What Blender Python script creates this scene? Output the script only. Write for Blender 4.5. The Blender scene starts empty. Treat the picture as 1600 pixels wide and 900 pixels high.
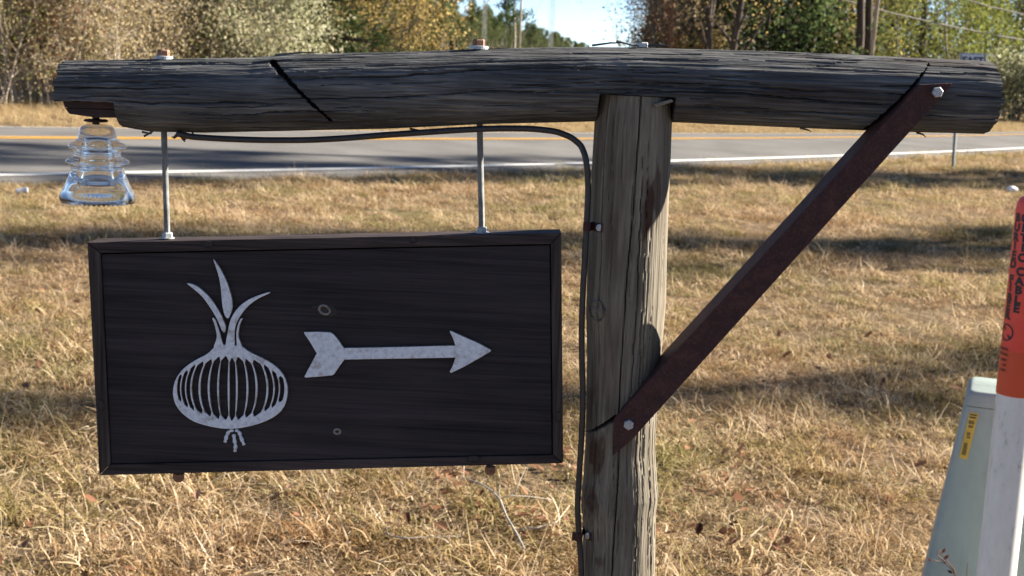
import bpy, bmesh, math, random
import numpy as np
from mathutils import Vector, Matrix

# ---------------------------------------------------------------- camera, sky, sun, exposure
scene = bpy.context.scene
FPX, CAM_H = 2134.0, 1.60                     # focal length in photo pixels, eye height
PITCH, ROLL = math.radians(9.8), math.radians(2.58)
fwd = np.array([0, math.cos(PITCH), -math.sin(PITCH)])
r0 = np.array([1.0, 0, 0]); u0 = np.array([0, math.sin(PITCH), math.cos(PITCH)])
RV = math.cos(ROLL) * r0 + math.sin(ROLL) * u0
UV = -math.sin(ROLL) * r0 + math.cos(ROLL) * u0
CAM = np.array([0, 0, CAM_H])
cam_data = bpy.data.cameras.new('camera'); cam = bpy.data.objects.new('camera', cam_data)
scene.collection.objects.link(cam)
cam_data.sensor_width = 36; cam_data.lens = 36 * FPX / 1600
cam_data.clip_start = 0.05; cam_data.clip_end = 8000
cam_data.dof.use_dof = True; cam_data.dof.focus_distance = 1.60; cam_data.dof.aperture_fstop = 17
cam.matrix_world = Matrix((tuple(RV) and (RV[0], UV[0], -fwd[0], 0), (RV[1], UV[1], -fwd[1], 0),
                           (RV[2], UV[2], -fwd[2], CAM_H), (0, 0, 0, 1)))
scene.camera = cam

SUN_AZ, SUN_EL = math.radians(73), math.radians(28)   # azimuth clockwise from +Y
sdir = Vector((math.sin(SUN_AZ) * math.cos(SUN_EL), math.cos(SUN_AZ) * math.cos(SUN_EL), math.sin(SUN_EL)))
world = bpy.data.worlds.new('World'); scene.world = world; world.use_nodes = True
wn = world.node_tree; sky = wn.nodes.new('ShaderNodeTexSky'); sky.sky_type = 'NISHITA'; sky.sun_disc = False
sky.sun_elevation = SUN_EL; sky.sun_rotation = SUN_AZ; sky.air_density = 0.42; sky.dust_density = 0.0; sky.ozone_density = 1.2
wn.links.new(sky.outputs[0], wn.nodes['Background'].inputs[0]); wn.nodes['Background'].inputs[1].default_value = 0.052
sl = bpy.data.lights.new('sun', 'SUN'); sl.energy = 5.0; sl.angle = math.radians(0.53); sl.color = (1, 0.90, 0.76)
sun = bpy.data.objects.new('sun', sl); scene.collection.objects.link(sun)
sun.rotation_euler = sdir.to_track_quat('Z', 'Y').to_euler(); sun.location = (20, 6, 20)
vs = scene.view_settings; vs.view_transform = 'Standard'; vs.look = 'None'; vs.gamma = 1; vs.use_curve_mapping = False
vs.exposure = 2.1
scene.cycles.max_bounces = 8; scene.cycles.transmission_bounces = 10; scene.cycles.transparent_max_bounces = 8
scene.cycles.caustics_refractive = False; scene.cycles.caustics_reflective = False
scene.cycles.use_denoising = True; scene.cycles.sample_clamp_indirect = 6

# ---------------------------------------------------------------- helpers
def ray(px, py):
    return RV * (px - 800) / FPX + UV * (450 - py) / FPX + fwd
def PP(px, py, Y):                            # point where a photo pixel meets the upright plane at depth Y
    d = ray(px, py); return CAM + d * (Y / d[1])
def GP(px, py, z=0.0):                        # point where it meets the ground
    d = ray(px, py); return CAM + d * ((z - CAM_H) / d[2])
def XP(px, Y, z=0.0):                         # X of the column px at depth Y and height z
    lo, hi = -Y * 3, Y * 3
    for _ in range(50):
        m = (lo + hi) / 2; v = np.array([m, Y, z]) - CAM
        q = 800 + FPX * v.dot(RV) / v.dot(fwd)
        lo, hi = (m, hi) if q < px else (lo, m)
    return lo
COL = scene.collection
def tag(o, label=None, cat=None, group=None, kind=None):
    for k, v in (('label', label), ('category', cat), ('group', group), ('kind', kind)):
        if v: o[k] = v
    return o
def empty(name, loc, label, cat, group=None):
    o = bpy.data.objects.new(name, None); COL.objects.link(o); o.location = loc
    o.empty_display_size = 0.1
    return tag(o, label, cat, group)
def link(name, me, m, parent=None):
    o = bpy.data.objects.new(name, me); COL.objects.link(o)
    if m and not me.materials: me.materials.append(m)
    if parent:
        o.parent = parent
        p = parent; off = Vector((0, 0, 0))
        while p: off += Vector(p.location); p = p.parent
        o.location = -off                      # meshes are modelled in world coordinates
    return o
def amesh(name, V, Q, smooth=False, attrs=None, tri=False):
    V = np.asarray(V, np.float32).reshape(-1, 3); Q = np.asarray(Q, np.int32); n = Q.shape[1]
    me = bpy.data.meshes.new(name)
    me.vertices.add(len(V)); me.vertices.foreach_set('co', V.ravel())
    me.loops.add(Q.size); me.loops.foreach_set('vertex_index', Q.ravel())
    me.polygons.add(len(Q)); me.polygons.foreach_set('loop_start', np.arange(0, Q.size, n, dtype=np.int32))
    me.polygons.foreach_set('loop_total', np.full(len(Q), n, np.int32))
    me.polygons.foreach_set('use_smooth', np.full(len(Q), smooth, bool))
    for an, (typ, dom, arr) in (attrs or {}).items():
        a = me.attributes.new(an, typ, dom); a.data.foreach_set('vector' if typ == 'FLOAT_VECTOR' else 'value', np.asarray(arr).ravel())
    me.update(calc_edges=True); return me
class MB:                                       # small mesh builder
    def __init__(s): s.v = []; s.f = []
    def add(s, v, f):
        b = len(s.v); s.v += [tuple(map(float, p)) for p in v]; s.f += [tuple(i + b for i in q) for q in f]; return s
    def box(s, c, half, ax=None):
        A = np.eye(3) if ax is None else np.array(ax)
        P = [np.array(c) + A.T @ (np.array(q) * np.array(half)) for q in
             [(-1,-1,-1),(1,-1,-1),(1,1,-1),(-1,1,-1),(-1,-1,1),(1,-1,1),(1,1,1),(-1,1,1)]]
        return s.add(P, [(0,3,2,1),(4,5,6,7),(0,1,5,4),(1,2,6,5),(2,3,7,6),(3,0,4,7)])
    def prism(s, pts, thick):                   # polygon pts swept by the vector thick
        n = len(pts); t = np.array(thick); P = [np.array(p) for p in pts]
        return s.add(P + [p + t for p in P], [tuple(range(n)), tuple(range(2*n-1, n-1, -1))] +
                     [(i, i + n, (i+1) % n + n, (i+1) % n) for i in range(n)])
    def tube(s, path, rad, n=10, cap=True):
        path = [np.array(p, float) for p in path]; rad = [rad] * len(path) if np.isscalar(rad) else rad
        rings = []; up = None
        for i, p in enumerate(path):
            t = path[min(i+1, len(path)-1)] - path[max(i-1, 0)]; t /= np.linalg.norm(t) + 1e-9
            if up is None: up = np.array([0, 0, 1.0]) if abs(t[2]) < .9 else np.array([1.0, 0, 0])
            a = np.cross(t, up); a /= np.linalg.norm(a) + 1e-9; b = np.cross(a, t); up = b
            rings.append([p + rad[i] * (math.cos(q) * a + math.sin(q) * b) for q in np.linspace(0, 2*math.pi, n, endpoint=False)])
        V = [q for r in rings for q in r]
        F = [(i*n+j, i*n+(j+1) % n, (i+1)*n+(j+1) % n, (i+1)*n+j) for i in range(len(path)-1) for j in range(n)]
        if cap: F += [tuple(range(n-1, -1, -1)), tuple(range((len(path)-1)*n, len(path)*n))]
        return s.add(V, F)
    def lathe(s, c, prof, n=32, cap=True):      # prof: (radius, z)
        V = [(c[0] + r*math.cos(a), c[1] + r*math.sin(a), c[2] + z) for r, z in prof for a in np.linspace(0, 2*math.pi, n, endpoint=False)]
        F = [(i*n+j, i*n+(j+1) % n, (i+1)*n+(j+1) % n, (i+1)*n+j) for i in range(len(prof)-1) for j in range(n)]
        if cap: F += [tuple(range(n-1, -1, -1)), tuple(range((len(prof)-1)*n, len(prof)*n))]
        return s.add(V, F)
    def obj(s, name, m, parent=None, smooth=False, bevel=0, seg=2, sub=0, autos=False):
        me = bpy.data.meshes.new(name); me.from_pydata(s.v, [], s.f)
        bm = bmesh.new(); bm.from_mesh(me); bmesh.ops.recalc_face_normals(bm, faces=bm.faces)
        if bevel: bmesh.ops.bevel(bm, geom=[e for e in bm.edges if e.is_manifold and e.calc_face_angle(0) > .5], offset=bevel, segments=seg, affect='EDGES', profile=.6)
        bm.to_mesh(me); bm.free()
        if smooth or autos:
            me.polygons.foreach_set('use_smooth', [True] * len(me.polygons))
            if autos: me.set_sharp_from_angle(angle=math.radians(40))
        return link(name, me, m, parent)

def hash2(ix, iy, seed):
    h = (ix * 374761393 + iy * 668265263 + seed * 1274126177) & 0xFFFFFFFF
    h = ((h ^ (h >> 13)) * 1274126177) & 0xFFFFFFFF
    return ((h ^ (h >> 16)) & 0xFFFFFF) / float(0xFFFFFF)
def noise2(x, y, seed=0):
    x, y = np.broadcast_arrays(np.asarray(x, float), np.asarray(y, float)); ix = np.floor(x).astype(np.int64); iy = np.floor(y).astype(np.int64)
    fx = x - ix; fy = y - iy; fx = fx*fx*(3-2*fx); fy = fy*fy*(3-2*fy)
    a = hash2(ix, iy, seed); b = hash2(ix+1, iy, seed); c = hash2(ix, iy+1, seed); d = hash2(ix+1, iy+1, seed)
    return (a*(1-fx)+b*fx)*(1-fy) + (c*(1-fx)+d*fx)*fy
def fbm2(x, y, seed=0, o=4):
    t = 0; a = .5
    for k in range(o): t = t + a * noise2(x * 2**k, y * 2**k, seed + k); a *= .5
    return t

# ---------------------------------------------------------------- materials
class NT:
    def __init__(s, name):
        s.m = bpy.data.materials.new(name); s.m.use_nodes = True; s.t = s.m.node_tree
        s.b = s.t.nodes['Principled BSDF']; s.out = s.t.nodes['Material Output']
    def n(s, typ, **k):
        nd = s.t.nodes.new('ShaderNode' + typ)
        for a, v in k.items(): setattr(nd, a, v)
        return nd
    def l(s, a, b): s.t.links.new(a, b)
    def coord(s, scale=(1,1,1), rot=(0,0,0), kind='Object'):
        c = s.n('TexCoord'); mp = s.n('Mapping'); mp.inputs['Scale'].default_value = scale; mp.inputs['Rotation'].default_value = rot
        s.l(c.outputs[kind], mp.inputs[0]); return mp.outputs[0]
    def noise(s, vec, scale, detail=4, rough=.55, dist=0):
        nd = s.n('TexNoise'); nd.inputs['Scale'].default_value = scale; nd.inputs['Detail'].default_value = detail
        nd.inputs['Roughness'].default_value = rough; nd.inputs['Distortion'].default_value = dist
        s.l(vec, nd.inputs['Vector']); return nd.outputs['Fac']
    def ramp(s, fac, stops):
        r = s.n('ValToRGB'); e = r.color_ramp.elements
        while len(e) < len(stops): e.new(.5)
        for el, (p, c) in zip(e, stops): el.position = p; el.color = (*c, 1) if len(c) == 3 else c
        s.l(fac, r.inputs[0]); return r.outputs[0]
    def mix(s, fac, a, b, mode='MIX'):
        x = s.n('Mix', data_type='RGBA', blend_type=mode)
        for i, v in ((0, fac), (6, a), (7, b)):
            if isinstance(v, (int, float)): x.inputs[i].default_value = v
            elif isinstance(v, tuple): x.inputs[i].default_value = (*v, 1)
            else: s.l(v, x.inputs[i])
        return x.outputs[2]
    def math(s, op, a, b=0.0):
        x = s.n('Math', operation=op)
        for i, v in ((0, a), (1, b)):
            if isinstance(v, (int, float)): x.inputs[i].default_value = v
            else: s.l(v, x.inputs[i])
        return x.outputs[0]
    def attr(s, name): a = s.n('Attribute', attribute_name=name); return a.outputs['Fac']
    def bump(s, h, strength=.4, dist=.01):
        b = s.n('Bump'); b.inputs['Strength'].default_value = strength; b.inputs['Distance'].default_value = dist
        s.l(h, b.inputs['Height']); s.l(b.outputs[0], s.b.inputs['Normal']); return s
    def col(s, c):
        if isinstance(c, tuple): s.b.inputs['Base Color'].default_value = (*c, 1)
        else: s.l(c, s.b.inputs['Base Color'])
        return s
    def set(s, rough=.6, metal=0, spec=.5, **k):
        s.b.inputs['Roughness'].default_value = rough; s.b.inputs['Metallic'].default_value = metal
        s.b.inputs['Specular IOR Level'].default_value = spec
        return s.m
M = {}
def leafmat(name, stops, trans=.45, varscale=.6):
    t = NT(name); f = t.attr('tone'); v = t.noise(t.coord(), varscale, 2)
    oi = t.n('ObjectInfo'); f2 = t.math('ADD', t.math('MULTIPLY', f, .62), t.math('MULTIPLY', v, .38))
    c = t.ramp(f2, stops); d = t.n('BsdfDiffuse'); tr = t.n('BsdfTranslucent'); mx = t.n('MixShader'); mx.inputs[0].default_value = trans
    t.l(c, d.inputs[0]); t.l(c, tr.inputs[0]); t.l(d.outputs[0], mx.inputs[1]); t.l(tr.outputs[0], mx.inputs[2]); t.l(mx.outputs[0], t.out.inputs[0])
    M[name] = t.m
leafmat('leaf_tan', [(.12,(.17,.125,.07)),(.40,(.40,.32,.175)),(.65,(.56,.48,.29)),(.85,(.66,.60,.42))], .5)
leafmat('leaf_brown', [(.15,(.12,.082,.055)),(.5,(.32,.22,.135)),(.85,(.48,.37,.26))])
leafmat('leaf_red', [(.2,(.09,.03,.02)),(.5,(.26,.07,.04)),(.85,(.38,.18,.09))])
leafmat('leaf_sage', [(.15,(.10,.115,.055)),(.42,(.29,.295,.17)),(.70,(.49,.475,.33)),(.90,(.64,.61,.48))], .35)
leafmat('leaf_olive', [(.15,(.03,.038,.013)),(.5,(.10,.11,.04)),(.85,(.24,.22,.085))])
leafmat('leaf_dark', [(.15,(.016,.026,.013)),(.5,(.06,.09,.036)),(.85,(.15,.19,.075))], .45)
leafmat('leaf_gold', [(.12,(.22,.145,.055)),(.40,(.47,.34,.125)),(.70,(.62,.48,.20)),(.92,(.60,.54,.25))], .5)
leafmat('leaf_lime', [(.15,(.05,.07,.015)),(.5,(.17,.20,.05)),(.85,(.33,.33,.09))])
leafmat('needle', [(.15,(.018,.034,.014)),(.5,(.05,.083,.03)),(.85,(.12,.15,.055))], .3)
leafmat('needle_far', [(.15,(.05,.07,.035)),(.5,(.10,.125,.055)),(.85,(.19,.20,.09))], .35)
def barkmat(name, a, b):
    t = NT(name); n = t.noise(t.coord((6,6,1.2)), 3, 5); t.col(t.ramp(n, [(.3,a),(.7,b)])); t.bump(n, .8, .03); M[name] = t.set(.9, 0, .2)
barkmat('bark_grey', (.10,.085,.07), (.27,.235,.19)); barkmat('bark_pale', (.25,.21,.17), (.46,.40,.33))
barkmat('bark_dark', (.035,.028,.024), (.10,.08,.065)); barkmat('bark_red', (.12,.06,.035), (.26,.15,.09))
barkmat('twig_tan', (.24,.19,.14), (.50,.42,.33))

t = NT('grass'); pos = t.n('NewGeometry').outputs['Position']
big = t.noise(pos, .55, 3); mid = t.noise(pos, 2.3, 3); tone = t.attr('tone'); rnd = t.n('ObjectInfo').outputs['Random']
straw = t.ramp(tone, [(.0,(.12,.070,.035)),(.25,(.33,.215,.12)),(.5,(.56,.415,.25)),(.75,(.71,.57,.385)),(1,(.78,.68,.51))])
green = t.ramp(tone, [(.0,(.07,.072,.022)),(.5,(.255,.245,.085)),(1,(.52,.46,.23))])
rust = t.ramp(tone, [(.0,(.10,.045,.02)),(.5,(.28,.14,.06)),(1,(.46,.29,.15))])
gf = t.ramp(t.math('ADD', t.math('MULTIPLY', big, .68), t.math('MULTIPLY', rnd, .32)), [(.48,(0,0,0)),(.64,(.8,.8,.8))])
rf = t.ramp(t.math('ADD', t.math('MULTIPLY', mid, .7), t.math('MULTIPLY', rnd, .3)), [(.47,(0,0,0)),(.62,(.85,.85,.85))])
c = t.mix(gf, t.mix(rf, straw, rust), green)
d = t.n('BsdfDiffuse'); tr = t.n('BsdfTranslucent'); mx = t.n('MixShader'); mx.inputs[0].default_value = .42
t.l(c, d.inputs[0]); t.l(c, tr.inputs[0]); t.l(d.outputs[0], mx.inputs[1]); t.l(tr.outputs[0], mx.inputs[2]); t.l(mx.outputs[0], t.out.inputs[0]); M['grass'] = t.m

t = NT('ground'); pos = t.n('NewGeometry').outputs['Position']
n1 = t.noise(pos, .5, 4); n2 = t.noise(pos, 14, 6, .7); n3 = t.noise(pos, 90, 4, .7)
c = t.ramp(t.math('ADD', t.math('MULTIPLY', n2, .6), t.math('MULTIPLY', n3, .4)), [(.3,(.05,.033,.021)),(.5,(.13,.09,.055)),(.7,(.30,.22,.14))])
c = t.mix(t.ramp(n1, [(.45,(0,0,0)),(.7,(.6,.6,.6))]), c, (.12,.11,.05)); t.col(c); t.bump(n2, .8, .05); M['ground'] = t.set(.95, 0, .1)
t = NT('asphalt'); pos = t.n('NewGeometry').outputs['Position']; n = t.noise(pos, 160, 3, .8); n2 = t.noise(pos, .7, 4)
t.col(t.mix(.55, t.ramp(n, [(.3,(.055,.054,.052)),(.7,(.22,.215,.208))]), t.ramp(n2, [(.34,(.085,.084,.083)),(.66,(.165,.163,.16))])))
t.bump(n, .5, .004); M['asphalt'] = t.set(.95, 0, .08)
def paint(name, c, w=.5):
    t = NT(name); pos = t.n('NewGeometry').outputs['Position']; n = t.noise(pos, 25, 5, .75); n2 = t.noise(pos, .9, 2)
    f = t.ramp(t.math('ADD', t.math('MULTIPLY', n, .7), t.math('MULTIPLY', n2, .3)), [(w,(0,0,0)),(w+.12,(1,1,1))])
    t.col(t.mix(f, c, (.14,.14,.14))); M[name] = t.set(.7)
paint('paint_white', (.62,.62,.60), .56); paint('paint_yellow', (.62,.33,.04), .54)

def woodmat(name, axis, stops, stain, bump=.5, scale=1.0):
    t = NT(name); s = [60*scale]*3; s[axis] = 2.2*scale; v = t.coord(tuple(s)); v2 = t.coord(tuple(q*5 for q in s))
    g = t.noise(v, 1.0, 6, .65, .4); h = t.noise(v2, 1.0, 3, .6); b = t.noise(t.coord(), 9, 4, .6)
    f = t.math('ADD', t.math('MULTIPLY', g, .42), t.math('ADD', t.math('MULTIPLY', h, .38), t.math('MULTIPLY', b, .20)))
    c = t.ramp(f, stops); c = t.mix(t.attr('stain'), c, stain); t.col(c)
    t.bump(t.math('ADD', g, t.math('MULTIPLY', h, .9)), bump, .005); M[name] = t.set(.85, 0, .25)
woodmat('wood_beam', 0, [(.36,(.019,.0195,.0205)),(.46,(.053,.055,.057)),(.54,(.103,.106,.108)),(.66,(.225,.228,.225))], (.035,.020,.015), .9)
woodmat('wood_post', 2, [(.32,(.044,.037,.028)),(.45,(.118,.102,.076)),(.56,(.185,.163,.125)),(.70,(.28,.25,.195))], (.050,.024,.015), .45)
def boardmat(name, axis, lo, hi):
    t = NT(name); s = [120.0]*3; s[axis] = 3.0; g = t.noise(t.coord(tuple(s)), 1, 6, .65, .5); s2 = [420.0]*3; s2[axis] = 7.0; h = t.noise(t.coord(tuple(s2)), 1, 3)
    b = t.noise(t.coord(), 6, 3); f = t.math('ADD', t.math('MULTIPLY', g, .5), t.math('ADD', t.math('MULTIPLY', h, .3), t.math('MULTIPLY', b, .2)))
    t.col(t.ramp(f, [(.38,lo),(.62,hi)])); t.bump(t.math('ADD', g, h), .55, .0016); M[name] = t.set(.7, 0, .18)
boardmat('board', 0, (.0115,.0098,.0115), (.043,.037,.039)); boardmat('rail_h', 0, (.008,.006,.0065), (.075,.058,.056)); boardmat('rail_v', 2, (.009,.0065,.0065), (.095,.075,.068))
t = NT('knot'); n = t.noise(t.coord((1,1,1)), 190, 4); t.col(t.ramp(n, [(.3,(.004,.003,.003)),(.7,(.020,.016,.014))])); M['knot'] = t.set(.6)
t = NT('knot_pale'); n = t.noise(t.coord(), 300, 4); t.col(t.ramp(n, [(.3,(.10,.088,.080)),(.7,(.30,.265,.235))])); M['knot_pale'] = t.set(.6)
t = NT('knot_post'); n = t.noise(t.coord((1,1,.5)), 170, 4); t.col(t.ramp(n, [(.3,(.03,.024,.02)),(.7,(.15,.125,.10))])); M['knot_post'] = t.set(.85)
t = NT('white_metal'); n = t.noise(t.coord(), 160, 5, .7); n2 = t.noise(t.coord(), 45, 5, .7)
c = t.ramp(n, [(.30,(.42,.46,.51)),(.5,(.62,.67,.73)),(.7,(.73,.77,.82))]); c = t.mix(t.ramp(n2, [(.54,(0,0,0)),(.68,(.8,.8,.8))]), c, (.30,.255,.20)); t.col(c); t.bump(n, .35, .001); M['white_metal'] = t.set(.55, 0, .4)
t = NT('rust_edge'); n = t.noise(t.coord(), 220, 4); t.col(t.ramp(n, [(.35,(.10,.055,.03)),(.65,(.34,.27,.20))])); M['rust_edge'] = t.set(.8)
t = NT('rust'); n = t.noise(t.coord(), 60, 6, .7); n2 = t.noise(t.coord(), 420, 3); c = t.ramp(n, [(.3,(.017,.0065,.0070)),(.55,(.044,.013,.0125)),(.75,(.085,.032,.022))])
t.col(t.mix(t.ramp(n2, [(.5,(0,0,0)),(.75,(.55,.55,.55))]), c, (.10,.050,.034))); t.bump(t.math('ADD', n, n2), .8, .002); M['rust'] = t.set(.72, 0, .4)
t = NT('rust_bolt'); n = t.noise(t.coord(), 300, 5, .7); t.col(t.ramp(n, [(.3,(.10,.045,.025)),(.55,(.24,.12,.07)),(.75,(.36,.25,.18))])); t.bump(n, .5, .001); M['rust_bolt'] = t.set(.75, 0, .4)
t = NT('maroon'); n = t.noise(t.coord((1,1,8)), 40, 5); t.col(t.ramp(n, [(.3,(.012,.006,.006)),(.7,(.045,.018,.015))])); t.bump(n, .5, .003); M['maroon'] = t.set(.7)
t = NT('galvanised'); n = t.noise(t.coord(), 240, 4, .7); t.col(t.ramp(n, [(.3,(.22,.24,.25)),(.7,(.50,.52,.53))])); t.bump(n, .3, .001); M['galvanised'] = t.set(.5, .35, .5)
t = NT('threaded'); w = t.n('TexWave', wave_type='BANDS', bands_direction='Z'); w.inputs['Scale'].default_value = 260; t.l(t.coord(), w.inputs[0]); n = t.noise(t.coord(), 90, 4)
t.col(t.ramp(n, [(.3,(.17,.19,.19)),(.7,(.40,.42,.42))])); t.bump(w.outputs['Fac'], .9, .001); M['threaded'] = t.set(.55, .3, .5)
t = NT('cable'); n = t.noise(t.coord(), 120, 3); t.col(t.ramp(n, [(.3,(.012,.011,.012)),(.7,(.030,.028,.030))])); t.bump(n, .2, .001); M['cable'] = t.set(.42, 0, .5)
t = NT('glass'); t.col((.99,.985,.945)); t.b.inputs['Transmission Weight'].default_value = .94; t.b.inputs['IOR'].default_value = 1.47; M['glass'] = t.set(.02, 0, .5)
t = NT('orange_plastic'); n = t.noise(t.coord(), 18, 4); t.col(t.ramp(n, [(.3,(.76,.055,.030)),(.7,(.84,.080,.045))])); M['orange_plastic'] = t.set(.45)
t = NT('orange_label'); t.col((.62,.075,.020)); M['orange_label'] = t.set(.5)
t = NT('white_plastic'); n = t.noise(t.coord((1,1,.35)), 38, 6, .75); n2 = t.noise(t.coord((1,1,.5)), 7, 3)
t.col(t.ramp(t.math('ADD', t.math('MULTIPLY', n, .65), t.math('MULTIPLY', n2, .35)), [(.33,(.34,.33,.29)),(.43,(.70,.69,.64)),(.65,(.80,.79,.74))])); M['white_plastic'] = t.set(.45)
t = NT('pedestal_plastic'); n = t.noise(t.coord((1,1,.35)), 16, 6, .7); n2 = t.noise(t.coord((1,1,.3)), 4, 3)
t.col(t.ramp(t.math('ADD', t.math('MULTIPLY', n, .6), t.math('MULTIPLY', n2, .4)), [(.33,(.17,.195,.18)),(.48,(.255,.31,.285)),(.7,(.32,.38,.35))])); M['pedestal_plastic'] = t.set(.55)
t = NT('black_print'); t.col((.012,.012,.014)); M['black_print'] = t.set(.5)
t = NT('yellow_label'); n = t.noise(t.coord(), 60, 3); t.col(t.ramp(n, [(.3,(.50,.32,.03)),(.7,(.62,.42,.05))])); M['yellow_label'] = t.set(.5)
t = NT('sign_white'); n = t.noise(t.coord(), 20, 3); t.col(t.ramp(n, [(.3,(.60,.61,.62)),(.7,(.72,.73,.73))])); M['sign_white'] = t.set(.4)
t = NT('sign_blue'); t.col((.012,.014,.02)); M['sign_blue'] = t.set(.4)
t = NT('steel_green'); n = t.noise(t.coord(), 30, 3); t.col(t.ramp(n, [(.3,(.09,.11,.10)),(.7,(.19,.21,.20))])); M['steel_green'] = t.set(.6, .2)
t = NT('steel_grey'); n = t.noise(t.coord(), 3, 3); t.col(t.ramp(n, [(.3,(.20,.21,.22)),(.7,(.34,.35,.36))])); M['steel_grey'] = t.set(.6, .2)
t = NT('wire_grey'); t.col((.30,.28,.25)); M['wire_grey'] = t.set(.6, .2)
t = NT('plastic_bag'); n = t.noise(t.coord(), 25, 3); t.col(t.ramp(n, [(.3,(.62,.62,.62)),(.7,(.80,.80,.80))])); M['plastic_bag'] = t.set(.4)
t = NT('can_metal'); n = t.noise(t.coord((1,1,3)), 22, 3); t.col(t.ramp(n, [(.4,(.50,.52,.56)),(.6,(.72,.74,.78))])); M['can_metal'] = t.set(.3, .6)
t = NT('twig_pale'); n = t.noise(t.coord((1,1,1)), 60, 4); t.col(t.ramp(n, [(.3,(.20,.18,.15)),(.7,(.42,.38,.33))])); M['twig_pale'] = t.set(.85)
t = NT('shim_wood'); n = t.noise(t.coord((4,60,60)), 3, 4); t.col(t.ramp(n, [(.3,(.10,.085,.065)),(.7,(.24,.21,.165))])); M['shim_wood'] = t.set(.85)
leafmat('dead_leaf', [(.1,(.045,.022,.015)),(.4,(.15,.075,.045)),(.7,(.30,.16,.10)),(.95,(.46,.33,.24))], .25, 3)

# ---------------------------------------------------------------- road frame and terrain
RP = GP(0, 277)[:2]; RQ = GP(1600, 233)[:2]; RT = (RQ - RP) / np.linalg.norm(RQ - RP); RN = np.array([-RT[1], RT[0]])
ROAD_W = 7.3                                   # between the white edge lines
def road_fit(px_list):                        # edge line traced on the ground, as offset across the road against distance along it
    P = np.array([GP(*q)[:2] for q in px_list]) - RP; s, a = P @ RT, P @ RN; c = np.polyfit(s, a, 2); lo, hi = s.min() - 4, s.max() + 6
    return lambda q: np.polyval(c, np.clip(q, lo, hi))
near_a = road_fit([(0, 277), (225, 272.5), (450, 268), (700, 263), (950, 257.5), (1300, 245), (1600, 233)])
far_a = road_fit([(0, 200), (225, 204), (850, 209), (1060, 210.5), (1600, 208)])
def road_off(s, a):
    n, w = near_a(s), far_a(s) - near_a(s); return n + (a if a < 0 else a / ROAD_W * w if a <= ROAD_W else w + a - ROAD_W)
def road_s(x, y):
    s = (x - RP[0]) * RT[0] + (y - RP[1]) * RT[1]; a = (x - RP[0]) * RN[0] + (y - RP[1]) * RN[1]; n, w = near_a(s), far_a(s) - near_a(s)
    return np.where(a < n, a - n, np.where(a > n + w, a - n - w + ROAD_W, (a - n) / w * ROAD_W))
def ground_z(x, y):
    s = road_s(x, y); out = np.clip(np.maximum(-.9 - s, s - ROAD_W - .9) / 2.0, 0, 1)
    z = (fbm2(x * .45 + 31, y * .45 + 17, 5, 3) - .44) * .16 + (fbm2(x * 2.2, y * 2.2, 9, 2) - .37) * .05
    far = np.clip(1 - (np.hypot(x, y) - 60) / 60, 0, 1)
    return z * out * far - .045 * (1 - out)
def axis(lo, hi, step, far):
    mid = np.arange(lo, hi + 1e-6, step); g = [step * 1.35**k for k in range(1, 60)]; o = np.cumsum(g); o = o[o < far]
    return np.concatenate([lo - o[::-1], mid, hi + o])
ax = axis(-25, 45, .4, 4000); ay = axis(-6, 62, .4, 4000)
gx, gy = np.meshgrid(ax, ay); gz = ground_z(gx, gy)
n, m_ = len(ax), len(ay); idx = np.arange(n * m_).reshape(m_, n)
Q = np.stack([idx[:-1, :-1], idx[:-1, 1:], idx[1:, 1:], idx[1:, :-1]], -1).reshape(-1, 4)
ground = tag(link('ground', amesh('ground', np.stack([gx, gy, gz], -1), Q, True), M['ground']), kind='structure', label='dry grassy ground on both sides of the road')

def strip(name, prof, s0, s1, m, parent=None, step=2.0):       # prof: (across, z) lines run along the road
    ss = np.arange(s0, s1 + step, step); V = []; k = len(prof)
    for s in ss:
        for a, z in prof: p = RP + RT * s + RN * road_off(s, a); V.append((p[0], p[1], z))
    F = [(i*k+j, i*k+j+1, (i+1)*k+j+1, (i+1)*k+j) for i in range(len(ss)-1) for j in range(k-1)]
    return link(name, amesh(name, V, np.array(F)[:, ::-1]), m, parent)
def crown(a): return .022 + .085 * (1 - abs(a / (ROAD_W / 2) - 1)**1.6) if -.4 <= a <= ROAD_W + .4 else 0
prof = [(-.42, -.06), (-.40, .004)] + [(a, crown(a)) for a in np.linspace(-.3, ROAD_W + .3, 17)] + [(ROAD_W + .40, .004), (ROAD_W + .42, -.06)]
road = tag(strip('road', prof, -160, 420, M['asphalt']), kind='structure', label='grey two lane asphalt road crossing behind the sign')
def line(name, a, w, m): 
    return strip(name, [(a - w/2, crown(a - w/2) + .007), (a + w/2, crown(a + w/2) + .007)], -160, 420, m, road)
tag(line('edge_line', 0.0, .18, M['paint_white']), 'white line along the near road edge')
tag(line('edge_line', ROAD_W, .16, M['paint_white']), 'white line along the far road edge')
YC = 3.95
tag(line('centre_line', YC - .13, .15, M['paint_yellow']), 'yellow centre stripe nearer the sign')
tag(line('centre_line', YC + .13, .15, M['paint_yellow']), 'yellow centre stripe farther from the sign')

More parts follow.
